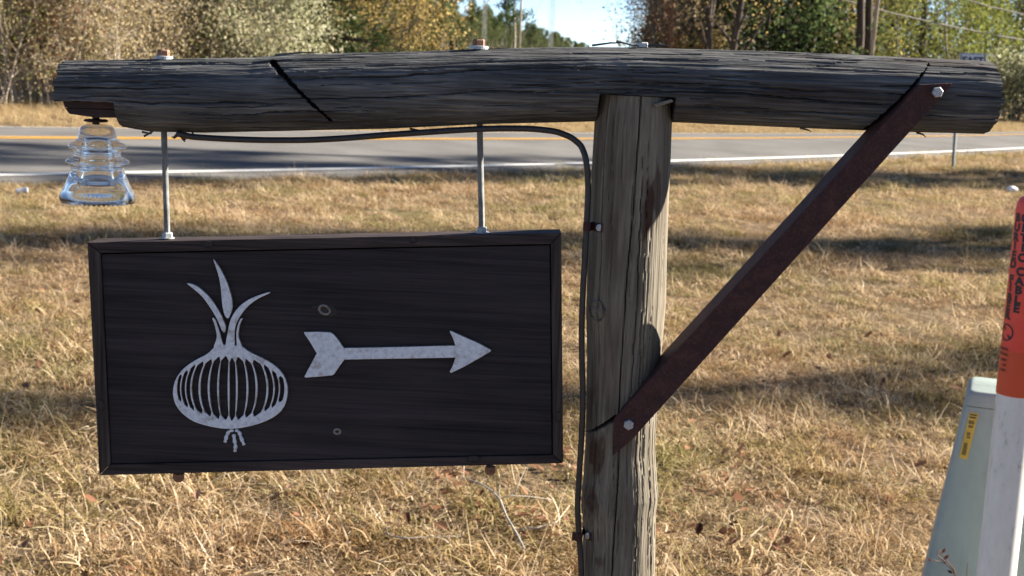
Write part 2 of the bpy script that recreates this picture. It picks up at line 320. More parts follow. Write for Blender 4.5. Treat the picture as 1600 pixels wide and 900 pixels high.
# ---------------------------------------------------------------- grass: clumps of blades set on points
rng = np.random.default_rng(7)
def clump(nb, rad, lmin, lmax, w, lie, seed, seg=4, wob=.9):
    g = np.random.default_rng(seed); V = []; F = []; T = []
    for b in range(nb):
        a = g.uniform(0, 2*math.pi); rr = rad * math.sqrt(g.uniform(0, 1)); p = np.array([rr*math.cos(a), rr*math.sin(a), -.01])
        h = g.uniform(0, 2*math.pi); L = g.uniform(lmin, lmax); el = g.uniform(*lie); bend = g.normal(-1.5, .9) ; tw = g.normal(0, wob*1.3)
        tone = np.clip(g.normal(.46, .30), 0, 1); ww = w * g.uniform(.6, 1.3); base = len(V)
        for k in range(seg + 1):
            q = k / seg; wd = ww * (1 - .8*q**2) * .5; sd = np.array([-math.sin(h), math.cos(h), g.normal(0, .25)])
            V += [p - sd*wd, p + sd*wd]; T += [tone, tone]
            st = L / seg; p = p + st * np.array([math.cos(el)*math.cos(h), math.cos(el)*math.sin(h), math.sin(el)])
            if p[2] < .004: p[2] = .004 + g.uniform(0, .012)
            el += bend / seg * 1.3; h += tw / seg
        F += [(base+2*k, base+2*k+1, base+2*k+3, base+2*k+2) for k in range(seg)]
    return np.array(V), np.array(F), np.array(T)
def grass_object(name, protos, pts, rots, scl, pick, label, mat):
    V = []; F = []; T = []; I = []; b = 0
    for k, (v, f, tn) in enumerate(protos): V.append(v); F.append(f + b); T.append(tn); I.append(np.full(len(v), k)); b += len(v)
    npt = len(pts); V = np.concatenate(V + [pts]); F = np.concatenate(F)
    z3 = np.zeros((b, 3)); z1 = np.zeros(b)
    me = amesh(name, V, F, False, {'tone': ('FLOAT', 'POINT', np.concatenate(T + [np.zeros(npt)]).astype(np.float32)),
        'pid': ('INT', 'POINT', np.concatenate(I + [np.full(npt, -1)]).astype(np.int32)),
        'prot': ('FLOAT_VECTOR', 'POINT', np.concatenate([z3, rots]).astype(np.float32)),
        'pscale': ('FLOAT_VECTOR', 'POINT', np.concatenate([z3, scl]).astype(np.float32)),
        'pick': ('INT', 'POINT', np.concatenate([z1, pick]).astype(np.int32))})
    o = tag(link(name, me, mat), label=label, cat='grass', kind='stuff')
    ng = bpy.data.node_groups.new(name, 'GeometryNodeTree'); ng.interface.new_socket('Geometry', in_out='INPUT', socket_type='NodeSocketGeometry'); ng.interface.new_socket('Geometry', in_out='OUTPUT', socket_type='NodeSocketGeometry')
    N = lambda t: ng.nodes.new(t); L = ng.links.new
    gi = N('NodeGroupInput'); go = N('NodeGroupOutput')
    def at(nm, typ): a = N('GeometryNodeInputNamedAttribute'); a.data_type = typ; a.inputs['Name'].default_value = nm; return a.outputs[0]
    def sel(k):
        c = N('FunctionNodeCompare'); c.data_type = 'INT'; c.operation = 'EQUAL'; L(at('pid', 'INT'), c.inputs[2]); c.inputs[3].default_value = k
        s = N('GeometryNodeSeparateGeometry'); s.domain = 'POINT'; L(gi.outputs[0], s.inputs[0]); L(c.outputs[0], s.inputs[1]); return s.outputs[0]
    j = N('GeometryNodeJoinGeometry')
    for k in range(len(protos)): g = N('GeometryNodeGeometryToInstance'); L(sel(k), g.inputs[0]); L(g.outputs[0], j.inputs[0])
    ip = N('GeometryNodeInstanceOnPoints'); L(sel(-1), ip.inputs['Points']); L(j.outputs[0], ip.inputs['Instance']); ip.inputs['Pick Instance'].default_value = True
    L(at('pick', 'INT'), ip.inputs['Instance Index']); er = N('FunctionNodeEulerToRotation'); L(at('prot', 'FLOAT_VECTOR'), er.inputs[0]); L(er.outputs[0], ip.inputs['Rotation']); L(at('pscale', 'FLOAT_VECTOR'), ip.inputs['Scale'])
    L(ip.outputs[0], go.inputs[0]); md = o.modifiers.new('clumps', 'NODES'); md.node_group = ng
    return o
def scatter(dens, x0, x1, y0, y1, keep):
    A = (x1 - x0) * (y1 - y0); n = int(dens * A); P = np.stack([rng.uniform(x0, x1, n), rng.uniform(y0, y1, n)], -1)
    return P[keep(P[:, 0], P[:, 1])]
def wedge(x, y, m=1.4): return np.abs(x) < .40 * y + m
protos = [clump(78, .13, .04, .10, .0032, (.0, 1.1), 1), clump(78, .14, .05, .12, .0029, (-.1, .9), 2), clump(72, .12, .035, .09, .0036, (.1, 1.3), 3),
          clump(78, .15, .05, .12, .0030, (-.2, .8), 4), clump(50, .09, .06, .14, .0030, (.6, 1.45), 5), clump(76, .14, .04, .10, .0034, (.0, 1.0), 6),
          clump(26, .07, .10, .21, .0036, (.8, 1.5), 10)]
near = lambda x, y: road_s(x, y) < -.42
pts = [scatter(150, -4.5, 4.5, 1.9, 8, lambda x, y: wedge(x, y) & near(x, y)), scatter(95, -6.5, 6.5, 8, 13, lambda x, y: wedge(x, y) & near(x, y)),
       scatter(60, -8, 10, 13, 20, lambda x, y: wedge(x, y) & near(x, y)), scatter(40, 0, 18, 20, 40, lambda x, y: wedge(x, y, 2) & near(x, y)),
       scatter(60, -9, 16, 11, 38, lambda x, y: wedge(x, y) & (road_s(x, y) < -.36) & (road_s(x, y) > -1.0))]
P2 = np.concatenate(pts); P2 = P2[(fbm2(P2[:, 0]*2.6, P2[:, 1]*2.6, 55, 2) > .22) | (rng.uniform(0, 1, len(P2)) < .35)]; n = len(P2)
patch = fbm2(P2[:, 0]*.9, P2[:, 1]*.9, 21, 3)
P3 = np.column_stack([P2, ground_z(P2[:, 0], P2[:, 1])])
far = np.clip((P2[:, 1] - 6) / 20, 0, 1)
sc_ = (.52 + .95 * patch + rng.normal(0, .16, n)) * (1 + .15 * far); sc_ = np.clip(sc_, .5, 1.7)
SC = np.column_stack([sc_ * (1 + .4 * far), sc_ * (1 + .4 * far), sc_ * rng.uniform(.50, 1.05, n)])
rots = np.column_stack([rng.normal(0, .16, n), rng.normal(0, .16, n), rng.uniform(0, 6.283, n)])
pick = rng.choice(7, n, p=[.21, .21, .19, .19, .05, .14, .01])
grass_object('grass', protos, P3, rots, SC, pick, 'matted straw coloured winter grass between sign and road', M['grass'])
# taller bleached grass on the far verge
protos2 = [clump(40, .16, .18, .42, .009, (.8, 1.5), 11, wob=.5), clump(40, .2, .14, .34, .009, (.6, 1.4), 12, wob=.5), clump(36, .2, .10, .26, .010, (.3, 1.2), 13, wob=.6)]
fv = lambda x, y: (road_s(x, y) > ROAD_W + .45) & (road_s(x, y) < ROAD_W + 13) & (np.abs(x) < .42 * y + 3)
V2 = np.concatenate([scatter(28, -17, 28, 18, 62, fv)]); n = len(V2); sr = road_s(V2[:, 0], V2[:, 1]) - ROAD_W
s2 = np.clip(.45 + .09 * sr, .4, 1.25) * rng.uniform(.7, 1.25, n)
V3 = np.column_stack([V2, ground_z(V2[:, 0], V2[:, 1])])
t = NT('verge_grass'); f = t.attr('tone'); c = t.ramp(f, [(0,(.22,.15,.08)),(.4,(.44,.33,.18)),(1,(.66,.54,.34))]); d = t.n('BsdfDiffuse'); tr = t.n('BsdfTranslucent'); mx = t.n('MixShader'); mx.inputs[0].default_value = .4
t.l(c, d.inputs[0]); t.l(c, tr.inputs[0]); t.l(d.outputs[0], mx.inputs[1]); t.l(tr.outputs[0], mx.inputs[2]); t.l(mx.outputs[0], t.out.inputs[0]); M['verge_grass'] = t.m
grass_object('verge_grass', protos2, V3, np.column_stack([rng.normal(0, .12, n), rng.normal(0, .12, n), rng.uniform(0, 6.283, n)]), np.column_stack([s2]*3), rng.integers(0, 3, n), 'tall bleached grass along the far side of the road', M['verge_grass'])
# dead leaves lying in the near grass
LP = np.concatenate([scatter(14, -3, 4.2, 3.4, 8.5, lambda x, y: wedge(x, y)), scatter(120, -.4, 1.0, 4.2, 5.3, lambda x, y: (fbm2(x*2.5, y*2.5, 77, 2) > .36))]); V = []; F = []; T = []
for x, y in LP:
    b = len(V); L = rng.uniform(.012, .030); w = L * rng.uniform(.35, .6); a = rng.uniform(0, 6.28); z = float(ground_z(x, y)) + rng.uniform(.03, .085)
    tx = np.array([math.cos(a), math.sin(a), rng.normal(0, .45)]); ty = np.array([-math.sin(a), math.cos(a), rng.normal(0, .5)]); c = np.array([x, y, z]); up = np.array([0, 0, L*.22])
    V += [c - tx*L, c - tx*L*.3 + ty*w + up, c + tx*L*.5 + ty*w*.8 + up, c + tx*L, c + tx*L*.5 - ty*w*.8 + up*.8, c - tx*L*.3 - ty*w + up*.8, c]
    F += [(b, b+1, b+6), (b+1, b+2, b+6), (b+2, b+3, b+6), (b+3, b+4, b+6), (b+4, b+5, b+6), (b+5, b, b+6)]; T += [np.clip(rng.normal(.5, .28), 0, 1)] * 6
tag(link('leaf_litter', amesh('leaf_litter', V, F, True, {'tone': ('FLOAT', 'FACE', np.array(T, np.float32))}), M['dead_leaf']), 'scattered dead brown leaves caught in the grass', 'leaves', kind='stuff')

# ---------------------------------------------------------------- trees
def prisms(P0, P1, R0, R1, n=5):
    P0, P1, R0, R1 = map(np.asarray, (P0, P1, R0, R1)); d = P1 - P0; L = np.linalg.norm(d, axis=1, keepdims=True); d = d / (L + 1e-9)
    ref = np.where(np.abs(d[:, 2:3]) < .9, np.array([[0, 0, 1.0]]), np.array([[1.0, 0, 0]])); a = np.cross(d, ref); a /= np.linalg.norm(a, axis=1, keepdims=True) + 1e-9; b = np.cross(d, a)
    q = np.linspace(0, 2*math.pi, n, endpoint=False); ring = a[:, None, :]*np.cos(q)[None, :, None] + b[:, None, :]*np.sin(q)[None, :, None]
    V = np.concatenate([P0[:, None] + ring*R0[:, None, None], P1[:, None] + ring*R1[:, None, None]], 1).reshape(-1, 3)
    j = np.arange(n); f = np.stack([j, (j+1) % n, (j+1) % n + n, j + n], -1); F = (f[None] + (np.arange(len(P0))*2*n)[:, None, None]).reshape(-1, 4)
    return V, F
def skeleton(seed, H, r, lean=0, nlimb=14, start=.25, up=.5, limb=.35, sub=3, wob=.05, levels=2, droop=0):
    g = np.random.default_rng(seed); S = []; tips = []; mids = []
    def grow(p, d, L, r, lev, k):
        d = d / np.linalg.norm(d); p = p.copy(); out = []
        for i in range(k):
            q = p + d * L / k; rr = r * (1 - .8*(i+1)/k) if lev else r * (1 - .85*(i+1)/k); r_0 = r * (1 - .8*i/k) if lev else r * (1 - .85*i/k)
            S.append((p, q, r_0, rr)); out.append((q, d, rr)); p = q; d = d + g.normal(0, wob*(1.6 if lev else 1), 3) + np.array([0, 0, -droop if lev else 0]); d /= np.linalg.norm(d)
            if lev >= 1: mids.append(q)
        tips.append(p); return out
    tr = grow(np.zeros(3), np.array([lean, g.normal(0, .03), 1.0]), H, r, 0, 12)
    def at(t):
        f = t * 12; i = min(int(f), 11); a = tr[i-1][0] if i else np.zeros(3); return a + (tr[i][0] - a)*(f - i), r*(1-.85*t)
    for i in range(nlimb):
        t = start + (1 - start) * (i + g.uniform(0, 1)) / nlimb; p, rr = at(min(t, .99)); a = g.uniform(0, 2*math.pi)
        L = H * limb * (1.1 - .75*t) * g.uniform(.7, 1.2); d = np.array([math.cos(a), math.sin(a), up + g.normal(0, .15)])
        br = grow(p, d, L, max(rr*.5, .008), 1, 4)
        if levels >= 2:
            for _ in range(sub):
                q, dd, r2 = br[g.integers(0, 4)]; d2 = dd + g.normal(0, .6, 3); br2 = grow(q, d2, L*g.uniform(.3, .6), max(r2*.7, .006), 2, 3)
                if levels >= 3:
                    for _ in range(3): q3, d3, r3 = br2[g.integers(0, 3)]; grow(q3, d3 + g.normal(0, .7, 3), L*g.uniform(.15, .35), max(r3*.7, .004), 3, 2)
    return S, np.array(tips), np.array(mids)
def smesh(name, S, n=5):
    V, F = prisms([s[0] for s in S], [s[1] for s in S], [s[2] for s in S], [s[3] for s in S], n); return amesh(name, V, F, True)
def leaves(name, C, size, seed, spread=.2, per=8, aspect=.55):
    g = np.random.default_rng(seed); C = np.repeat(np.asarray(C), per, 0); C = C + g.normal(0, spread, C.shape); n = len(C)
    a = g.normal(size=(n, 3)); a /= np.linalg.norm(a, axis=1, keepdims=True); b = g.normal(size=(n, 3)); b -= a*np.sum(a*b, 1, keepdims=True); b /= np.linalg.norm(b, axis=1, keepdims=True)
    s = size * g.uniform(.6, 1.4, (n, 1)); V = np.stack([C - a*s, C + b*s*aspect, C + a*s, C - b*s*aspect], 1).reshape(-1, 3); F = np.arange(4*n).reshape(-1, 4)
    cl = np.repeat(g.normal(0, .20, n // per), per)
    return amesh(name, V, F, False, {'tone': ('FLOAT', 'FACE', np.clip(g.normal(.5, .2, n) + cl, 0, 1).astype(np.float32))})
def needles(name, C, L, seed, per=26, w=.012, spread=.12):
    g = np.random.default_rng(seed); k = len(C); C = np.repeat(np.asarray(C), per, 0) + g.normal(0, spread, (k*per, 3)); n = len(C)
    a = g.normal(size=(n, 3)); a[:, 2] = a[:, 2]*.7 + .25; a /= np.linalg.norm(a, axis=1, keepdims=True); b = np.cross(a, g.normal(size=(n, 3))); b /= np.linalg.norm(b, axis=1, keepdims=True)
    s = L * g.uniform(.6, 1.3, (n, 1)); V = np.stack([C - b*w, C + b*w, C + a*s + b*w*.3, C + a*s - b*w*.3], 1).reshape(-1, 3)
    return amesh(name, V, np.arange(4*n).reshape(-1, 4), False, {'tone': ('FLOAT', 'FACE', np.clip(g.normal(.5, .2, n) + np.repeat(g.normal(0, .12, k), per), 0, 1).astype(np.float32))})
PROTO = {}
def make(key, trunk, crown): PROTO[key] = (trunk, crown)
for k in range(4):                                # many-stemmed leafless brush
    g = np.random.default_rng(40 + k); S = []; tp = []; 
    for i in range(12):
        s, ti, mi = skeleton(100*k + i, g.uniform(3.0, 5.5), g.uniform(.014, .04), g.normal(0, .2), 12, .10, .75, .30, 3, .10, 3)
        o = np.array([g.normal(0, .8), g.normal(0, .45), 0]); S += [(a + o, b + o, c, d) for a, b, c, d in s]; tp += [q + o for q in ti]
    make('brush%d' % k, (smesh('trunk', S, 4)), leaves('crown', np.array(tp), .027, k, .22, 7))
def bushy(key, seed, H, W, n, size, per, spread, trunks=3, low=.03, asp=.55, flat=.0):
    g = np.random.default_rng(seed); S = []; C = []
    for i in range(trunks):
        s, ti, mi = skeleton(seed*10 + i, H*g.uniform(.75, 1), .03 + H*.007, g.normal(0, .16), n, low, .55, W, 4, .08, 2); o = np.array([g.normal(0, .35), g.normal(0, .3), 0]) * (trunks > 1)
        S += [(a + o, b + o, c, d) for a, b, c, d in s]; C += [q + o for q in ti] + [q + o for q in mi[::2]]
    make(key, smesh('trunk', S, 5), leaves('crown', np.array(C), size, seed, spread, per, asp))
bushy('sage', 5, 5.5, .34, 30, .038, 15, .22, 3); bushy('sage_b', 6, 5.0, .36, 30, .038, 15, .22, 3)
bushy('olive', 7, 6.0, .34, 26, .048, 11, .26, 3); bushy('tanwood', 8, 7.0, .34, 30, .032, 9, .3, 3, .06); bushy('tanwood_b', 9, 7.5, .32, 30, .032, 9, .3, 3, .06)
bushy('gold', 12, 8.5, .34, 32, .045, 11, .32, 2, .06); bushy('gold_b', 13, 9.5, .30, 32, .045, 11, .32, 2, .06); bushy('lime', 14, 6.5, .34, 26, .055, 9, .3, 2, .05)
bushy('dark', 15, 8.0, .34, 30, .085, 8, .26, 2, .03); bushy('dark_b', 16, 7.0, .36, 30, .085, 8, .26, 2, .03); bushy('low', 17, 2.6, .42, 22, .06, 7, .18, 3)
for k in range(3):                                # tall leafless trees with a few brown leaves
    S, ti, mi = skeleton(300 + k, 12, .13, [.02, .16, -.05][k], 26, .10, 1.5, .15, 4, .05, 3); make('bare%d' % k, smesh('trunk', S, 6), leaves('crown', np.concatenate([ti, ti]), .034, 60 + k, .35, 3))
def pine(key, seed, H, r, start, limb, ncl, L=.28, per=26, lean=0, w=.014, nl=34):
    S, ti, mi = skeleton(seed, H, r, lean, nl, start, .25, limb, 3, .025, 2, .03); S = [s for s in S]
    make(key, smesh('trunk', S, 7), needles('crown', np.concatenate([ti, mi[::3]]), L, seed, per, w, .16))
pine('pine_low', 401, 9, .13, .06, .26, 0, .26, 26, 0, .012, 44); pine('pine_tall', 402, 17, .17, .42, .20, 0, .32, 26); pine('pine_tall_b', 403, 16, .16, .38, .20, 0, .32, 26, .04)
pine('pine_slim', 405, 21, .22, .30, .055, 0, .34, 22, 0, .016, 26)
pine('pine_mid', 404, 11, .12, .20, .24, 0, .30, 24); 
for k in range(3):                                # light pines for the distant row
    S, ti, mi = skeleton(410 + k, 12.5, .16, 0, 20, [.42, .34, .5][k], .25, .22, 2, .025, 2, .02); make('pine_far%d' % k, smesh('trunk', S, 5), needles('crown', np.concatenate([ti, mi[::3]]), .75, 410 + k, 12, .07, .3))
LASTG = {}
def tree(name, key, px, Y, label, leaf, bark, s=1.0, rz=0, group=None, cat='tree', X=None, crown=True):
    X = XP(px, Y) if X is None else X; z = float(ground_z(X, Y)) - .03
    e = empty(name, (X, Y, z), label, cat, group); e.rotation_euler.z = rz; e.scale = (s, s, s)
    tm, cm = PROTO[key]
    for nm, me, m in (('trunk', tm, M[bark]), ('crown', cm, M[leaf])):
        kk = (nm, key, m.name)
        if kk not in LASTG: me2 = me.copy() if me.materials else me; me2.materials.clear(); me2.materials.append(m); LASTG[kk] = me2
        o = bpy.data.objects.new(nm, LASTG[kk]); COL.objects.link(o); o.parent = e
    return e
# left of the clearing, beyond the road
B = 'brush thicket across the road at left'
tree('bare_shrub', 'brush0', -45, 28.0, 'tan leafless shrub at the very left edge of the photo', 'leaf_tan', 'twig_tan', .95, .3, B, 'shrub')
tree('bare_shrub', 'brush1', 22, 28.6, 'pale twiggy shrub left of the beam end, behind the road', 'leaf_lime', 'bark_pale', .9, 1.3, B, 'shrub')
tree('bare_shrub', 'brush2', 74, 29.2, 'twiggy shrub with rust red leaves just left of the beam end', 'leaf_red', 'twig_tan', .9, 2.1, B, 'shrub')
tree('bare_shrub', 'brush3', 122, 28.4, 'pale many stemmed shrub rising above the sawn beam end', 'leaf_tan', 'bark_pale', .95, 4.0, B, 'shrub')
tree('bare_shrub', 'brush0', 178, 29.6, 'yellowish twiggy shrub left of the rusty bolt over the sign', 'leaf_tan', 'bark_pale', 1.0, 5.2, B, 'shrub')
tree('bare_shrub', 'brush2', 236, 30.4, 'tan twiggy shrub behind the rusty bolt at the left', 'leaf_tan', 'bark_pale', 1.0, .9, B, 'shrub')
tree('thicket_tree', 'tanwood', -5, 31.5, 'brown leaved tree in the left edge thicket', 'leaf_tan', 'bark_pale', 1, .4, B)
tree('thicket_tree', 'tanwood_b', 62, 32.2, 'tan leaved tree with pale trunk above beam end', 'leaf_tan', 'bark_pale', 1, 1.7, B)
tree('thicket_tree', 'tanwood', 140, 32.6, 'golden brown tree in the thicket between beam end and bolt', 'leaf_gold', 'bark_pale', 1, 3.0, B)
tree('evergreen_shrub', 'olive', 205, 33.2, 'dark olive shrub left of the pale sage bush', 'leaf_olive', 'bark_dark', 1, .2, B, 'shrub')
tree('evergreen_shrub', 'olive', 268, 32.6, 'olive green shrub behind the left bolt, against the sage bush', 'leaf_olive', 'bark_dark', 1.05, 2.6, B, 'shrub')
tree('sage_bush', 'sage', 335, 32.0, 'pale sage green bush right of the left bolt', 'leaf_sage', 'bark_grey', 1.05, 0, B, 'bush')
tree('sage_bush', 'sage_b', 402, 32.4, 'pale sage grey bush beside the dark pine', 'leaf_sage', 'bark_grey', 1.1, 1.9, B, 'bush')
tree('young_pine', 'pine_low', 466, 37.0, 'dark young pine between sage bush and golden tree', 'needle', 'bark_dark', 1.0, 0, None)
tree('young_pine', 'dark', 492, 40, 'dark green shrubby tree tucked against the golden tree', 'leaf_dark', 'bark_dark', .8, 0, None)
tree('golden_tree', 'gold', 540, 44.0, 'golden yellow autumn tree right of the dark pine', 'leaf_gold', 'bark_grey', 1.0, .5, None)
tree('golden_tree', 'gold_b', 594, 47.0, 'slim orange tree at the right end of the left thicket', 'leaf_gold', 'bark_pale', .95, 2.2, None)
tree('lime_tree', 'lime', 572, 52.0, 'yellow green tree between the two golden ones', 'leaf_lime', 'bark_grey', 1.1, 2.2, None)
# pines receding along the clearing
gF = 'distant pine row left of the sky gap'; rg = np.random.default_rng(5)
k = 0
for row, (off, y0, y1, q) in enumerate(((0, 170, 1350, 1.030), (-8, 175, 1400, 1.04), (-17, 160, 1000, 1.045), (-28, 130, 700, 1.05))):
    Y = y0
    while Y < y1:
        X = -35 + .073*Y + off + rg.normal(0, 1.5); d = rg.uniform(.74, 1.02)
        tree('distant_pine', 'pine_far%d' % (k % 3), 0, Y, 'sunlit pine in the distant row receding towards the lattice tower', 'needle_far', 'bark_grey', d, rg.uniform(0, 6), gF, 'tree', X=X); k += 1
        Y *= q
for px, Y, kk in ((612, 95, 0), (634, 120, 1), (655, 150, 2)):
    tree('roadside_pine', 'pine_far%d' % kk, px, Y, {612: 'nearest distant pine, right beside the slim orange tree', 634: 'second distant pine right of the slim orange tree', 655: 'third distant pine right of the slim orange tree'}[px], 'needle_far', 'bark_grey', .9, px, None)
tree('tall_pine', 'pine_far1', 803, 190, 'tall dark pine standing clear of the row at the sky gap', 'needle', 'bark_pale', 1.15, 0, None)
tree('bare_tree', 'bare0', 966, 210, 'small leafless tree low in the sky gap', 'leaf_brown', 'bark_grey', .55, 0, None)
# right of the clearing
R_ = 'leafless trees right of the sky gap'
for i, (px, Y, key, leaf, bark, lab, s) in enumerate([
    (1014, 42, 'bare0', 'leaf_tan', 'bark_grey', 'leafless grey tree at the right rim of the sky gap', 1),
    (1022, 45, 'bare2', 'leaf_tan', 'bark_grey', 'brown twigged tree just right of the galvanised bolt head', 1),
    (1041, 41, 'bare0', 'leaf_tan', 'bark_red', 'tree with a reddish trunk right of the galvanised bolt', .95),
    (1072, 46, 'bare2', 'leaf_gold', 'bark_grey', 'grey trunk with golden leaves left of the dark leaning trunks', 1),
    (1109, 40, 'bare2', 'leaf_brown', 'bark_dark', 'dark upright trunk left of the leaning one', 1.0),
    (1124, 39.5, 'bare1', 'leaf_gold', 'bark_dark', 'dark trunk leaning to the right beside the evergreens', 1.0),
    (1090, 49, 'bare0', 'leaf_tan', 'bark_pale', 'pale trunk behind the dark upright trunk', 1.0)]):
    tree('bare_tree', key, px, Y, lab, leaf, bark, s, [0, 2, 4, 1, 5, 0, 3][i], R_)
tree('gold_bush', 'low', 1055, 43, 'low golden bush under the leafless trees by the sky gap', 'leaf_gold', 'bark_grey', 1.0, 0, None, 'bush')
tree('brown_bush', 'low', 1012, 44, 'low brown bush at the right rim of the sky gap', 'leaf_brown', 'bark_grey', 1.1, 2, None, 'bush')
tree('thicket_tree', 'tanwood_b', 1048, 52, 'brown hazy tree behind the leafless trunks', 'leaf_brown', 'bark_grey', 1.1, 2, None)
tree('thicket_tree', 'tanwood', 1100, 54, 'tan hazy tree behind the leaning trunk', 'leaf_tan', 'bark_grey', 1.1, 1, None)
tree('evergreen_tree', 'dark', 1192, 43, 'dark evergreen left of a trunk in the middle right', 'leaf_dark', 'bark_dark', 1, 0, 'dark evergreens at right')
tree('evergreen_tree', 'dark_b', 1222, 44, 'broad dark evergreen in the middle of the three', 'leaf_dark', 'bark_dark', 1, 2, 'dark evergreens at right')
tree('evergreen_tree', 'dark', 1268, 45, 'dark evergreen next to the twin pine trunks', 'leaf_olive', 'bark_dark', 1, 4, 'dark evergreens at right')
tree('golden_tree', 'gold', 1302, 50, 'gold and brown tree left of the twin pine trunks', 'leaf_gold', 'bark_grey', .9, 1, None)
for px, Y, key, bark, lab, s, rz in ((1334, 42.4, 'pine_tall', 'bark_dark', 'left one of the twin dark pine trunks over the beam', .9, 0), (1351, 42.8, 'pine_tall_b', 'bark_dark', 'right one of the twin dark pine trunks over the beam', .9, 3.3),
    (1379, 55, 'pine_tall', 'bark_dark', 'dark pine trunk set back behind the pale pole', 1, 1), (1435, 50, 'pine_tall_b', 'bark_dark', 'pine trunk left of the route sign, above the brace top', .95, 1.6), (1494, 60, 'pine_tall', 'bark_dark', 'straight pine trunk directly behind the route sign', 1.0, 2), (1543, 62, 'pine_tall', 'bark_grey', 'slim pine trunk behind the right end of the beam', .9, 3)):
    tree('pine_tree', key, px, Y, lab, 'needle', bark, s, rz, 'pines across the road at right')
for px, Y, key, leaf, lab, s in ((1388, 49, 'lime', 'leaf_lime', 'yellow green understorey tree right of the twin pine trunks', .9), (1462, 51, 'lime', 'leaf_lime', 'yellow green understorey tree behind the route sign', .85), (1415, 56, 'dark_b', 'leaf_olive', 'olive tree behind the yellow green understorey', .9),
    (1525, 55, 'olive', 'leaf_lime', 'yellow green tree just right of the route sign', 1.0), (1575, 66, 'pine_mid', 'needle', 'airy pine at the right edge of the photo', 1.0), (1612, 60, 'olive', 'leaf_olive', 'olive tree at the far right edge', 1.1)):
    tree('understorey_tree', key, px, Y, lab, leaf, 'bark_grey', s, px * .37, 'understorey at right')
tree('roadside_bush', 'low', 1592, 46, 'tan green bush below the sky hole right of the beam end', 'leaf_sage', 'bark_grey', 1.0, 0, None, 'bush')
tree('roadside_bush', 'low', 1650, 47, 'tan bush at the right edge by the road', 'leaf_tan', 'bark_grey', 1.1, 2, None, 'bush')
# woodland behind, read as one mass on each side
def mass(name, pts, H, n, size, seed, leaf, label, sp=1.5):
    g = np.random.default_rng(seed); C = []; S = []
    for X, Y in pts:
        m_ = n // len(pts); h = H * g.uniform(.8, 1.15); q = g.uniform(0, 1, m_)**.85
        C.append(np.column_stack([X + g.normal(0, sp, m_), Y + g.normal(0, 1.2, m_), q * h])); S.append((np.array([X, Y, -.1]), np.array([X + g.normal(0, .4), Y, h*1.1]), .11, .03))
    C = np.concatenate(C); me = leaves(name, C, size, seed, .3, 3); V, F = prisms(*[np.array([s[i] for s in S]) for i in range(4)], 5)
    o = tag(link(name, me, M[leaf]), label, 'woodland', kind='stuff')
    link('trunks', amesh('trunks', V, F, True), M['bark_grey'], o)['kind'] = 'stuff'
mass('woodland', [(XP(px, 37 + (i % 3)*3), 37 + (i % 3)*3) for i, px in enumerate(range(-180, 300, 26))], 8.5, 22000, .06, 71, 'leaf_tan', 'brown wood behind the thicket at far left')
mass('woodland', [(XP(px, 42 + (i % 3)*3), 42 + (i % 3)*3) for i, px in enumerate(range(270, 480, 22))], 9, 18000, .06, 72, 'leaf_olive', 'olive wood behind the sage bush')
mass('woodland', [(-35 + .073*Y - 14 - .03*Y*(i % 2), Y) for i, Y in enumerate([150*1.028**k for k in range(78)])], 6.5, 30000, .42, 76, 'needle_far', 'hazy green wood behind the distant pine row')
mass('woodland', [(XP(px, 58 + (i % 3)*5), 58 + (i % 3)*5) for i, px in enumerate(range(500, 640, 18))], 9, 14000, .075, 73, 'leaf_gold', 'golden wood behind the golden trees')
mass('woodland', [(XP(px, 60 + (i % 3)*4), 60 + (i % 3)*4) for i, px in enumerate(range(1050, 1330, 16))], 10, 18000, .07, 74, 'leaf_brown', 'brown wood behind the leafless trees and evergreens')
mass('woodland', [(XP(px, 50 + (i % 3)*2), 50 + (i % 3)*2) for i, px in enumerate(range(1006, 1150, 7))], 11, 26000, .045, 77, 'leaf_tan', 'tan twiggy wood at the right rim of the sky gap', .45)
mass('woodland', [(XP(px, 70 + (i % 3)*4), 70 + (i % 3)*4) for i, px in enumerate(range(1340, 1760, 24))], 7.5, 8000, .085, 75, 'leaf_olive', 'green wood behind the pines at right')
# trees standing on the near verge beyond the right edge; their shadows cross the grass and the road
gs = 'trees on the near verge beyond the right edge of the photo'
for i, (x0, y0, tt, key, s) in enumerate(((1.7, 7.2, 24, 'pine_slim', 1.0), (-3.3, 9.7, 28, 'pine_slim', 1.05), (1.5, 9.0, 19, 'bare1', 1.1), (-5.5, 15.8, 24, 'pine_slim', 1.0), (-4.5, 17.2, 30, 'pine_slim', 1.1), (3.0, 20.0, 22, 'pine_slim', .95), (-7, 16.6, 34, 'pine_slim', 1.1), (2.5, 12.6, 20, 'pine_slim', .9))):
    X, Y = x0 + math.sin(SUN_AZ)*tt, y0 + math.cos(SUN_AZ)*tt
    tree('verge_tree', key, 0, Y, 'tall tree on the near verge beyond the right edge', 'needle' if 'pine' in key else 'leaf_brown', 'bark_dark', s, i*1.7, gs, X=X)

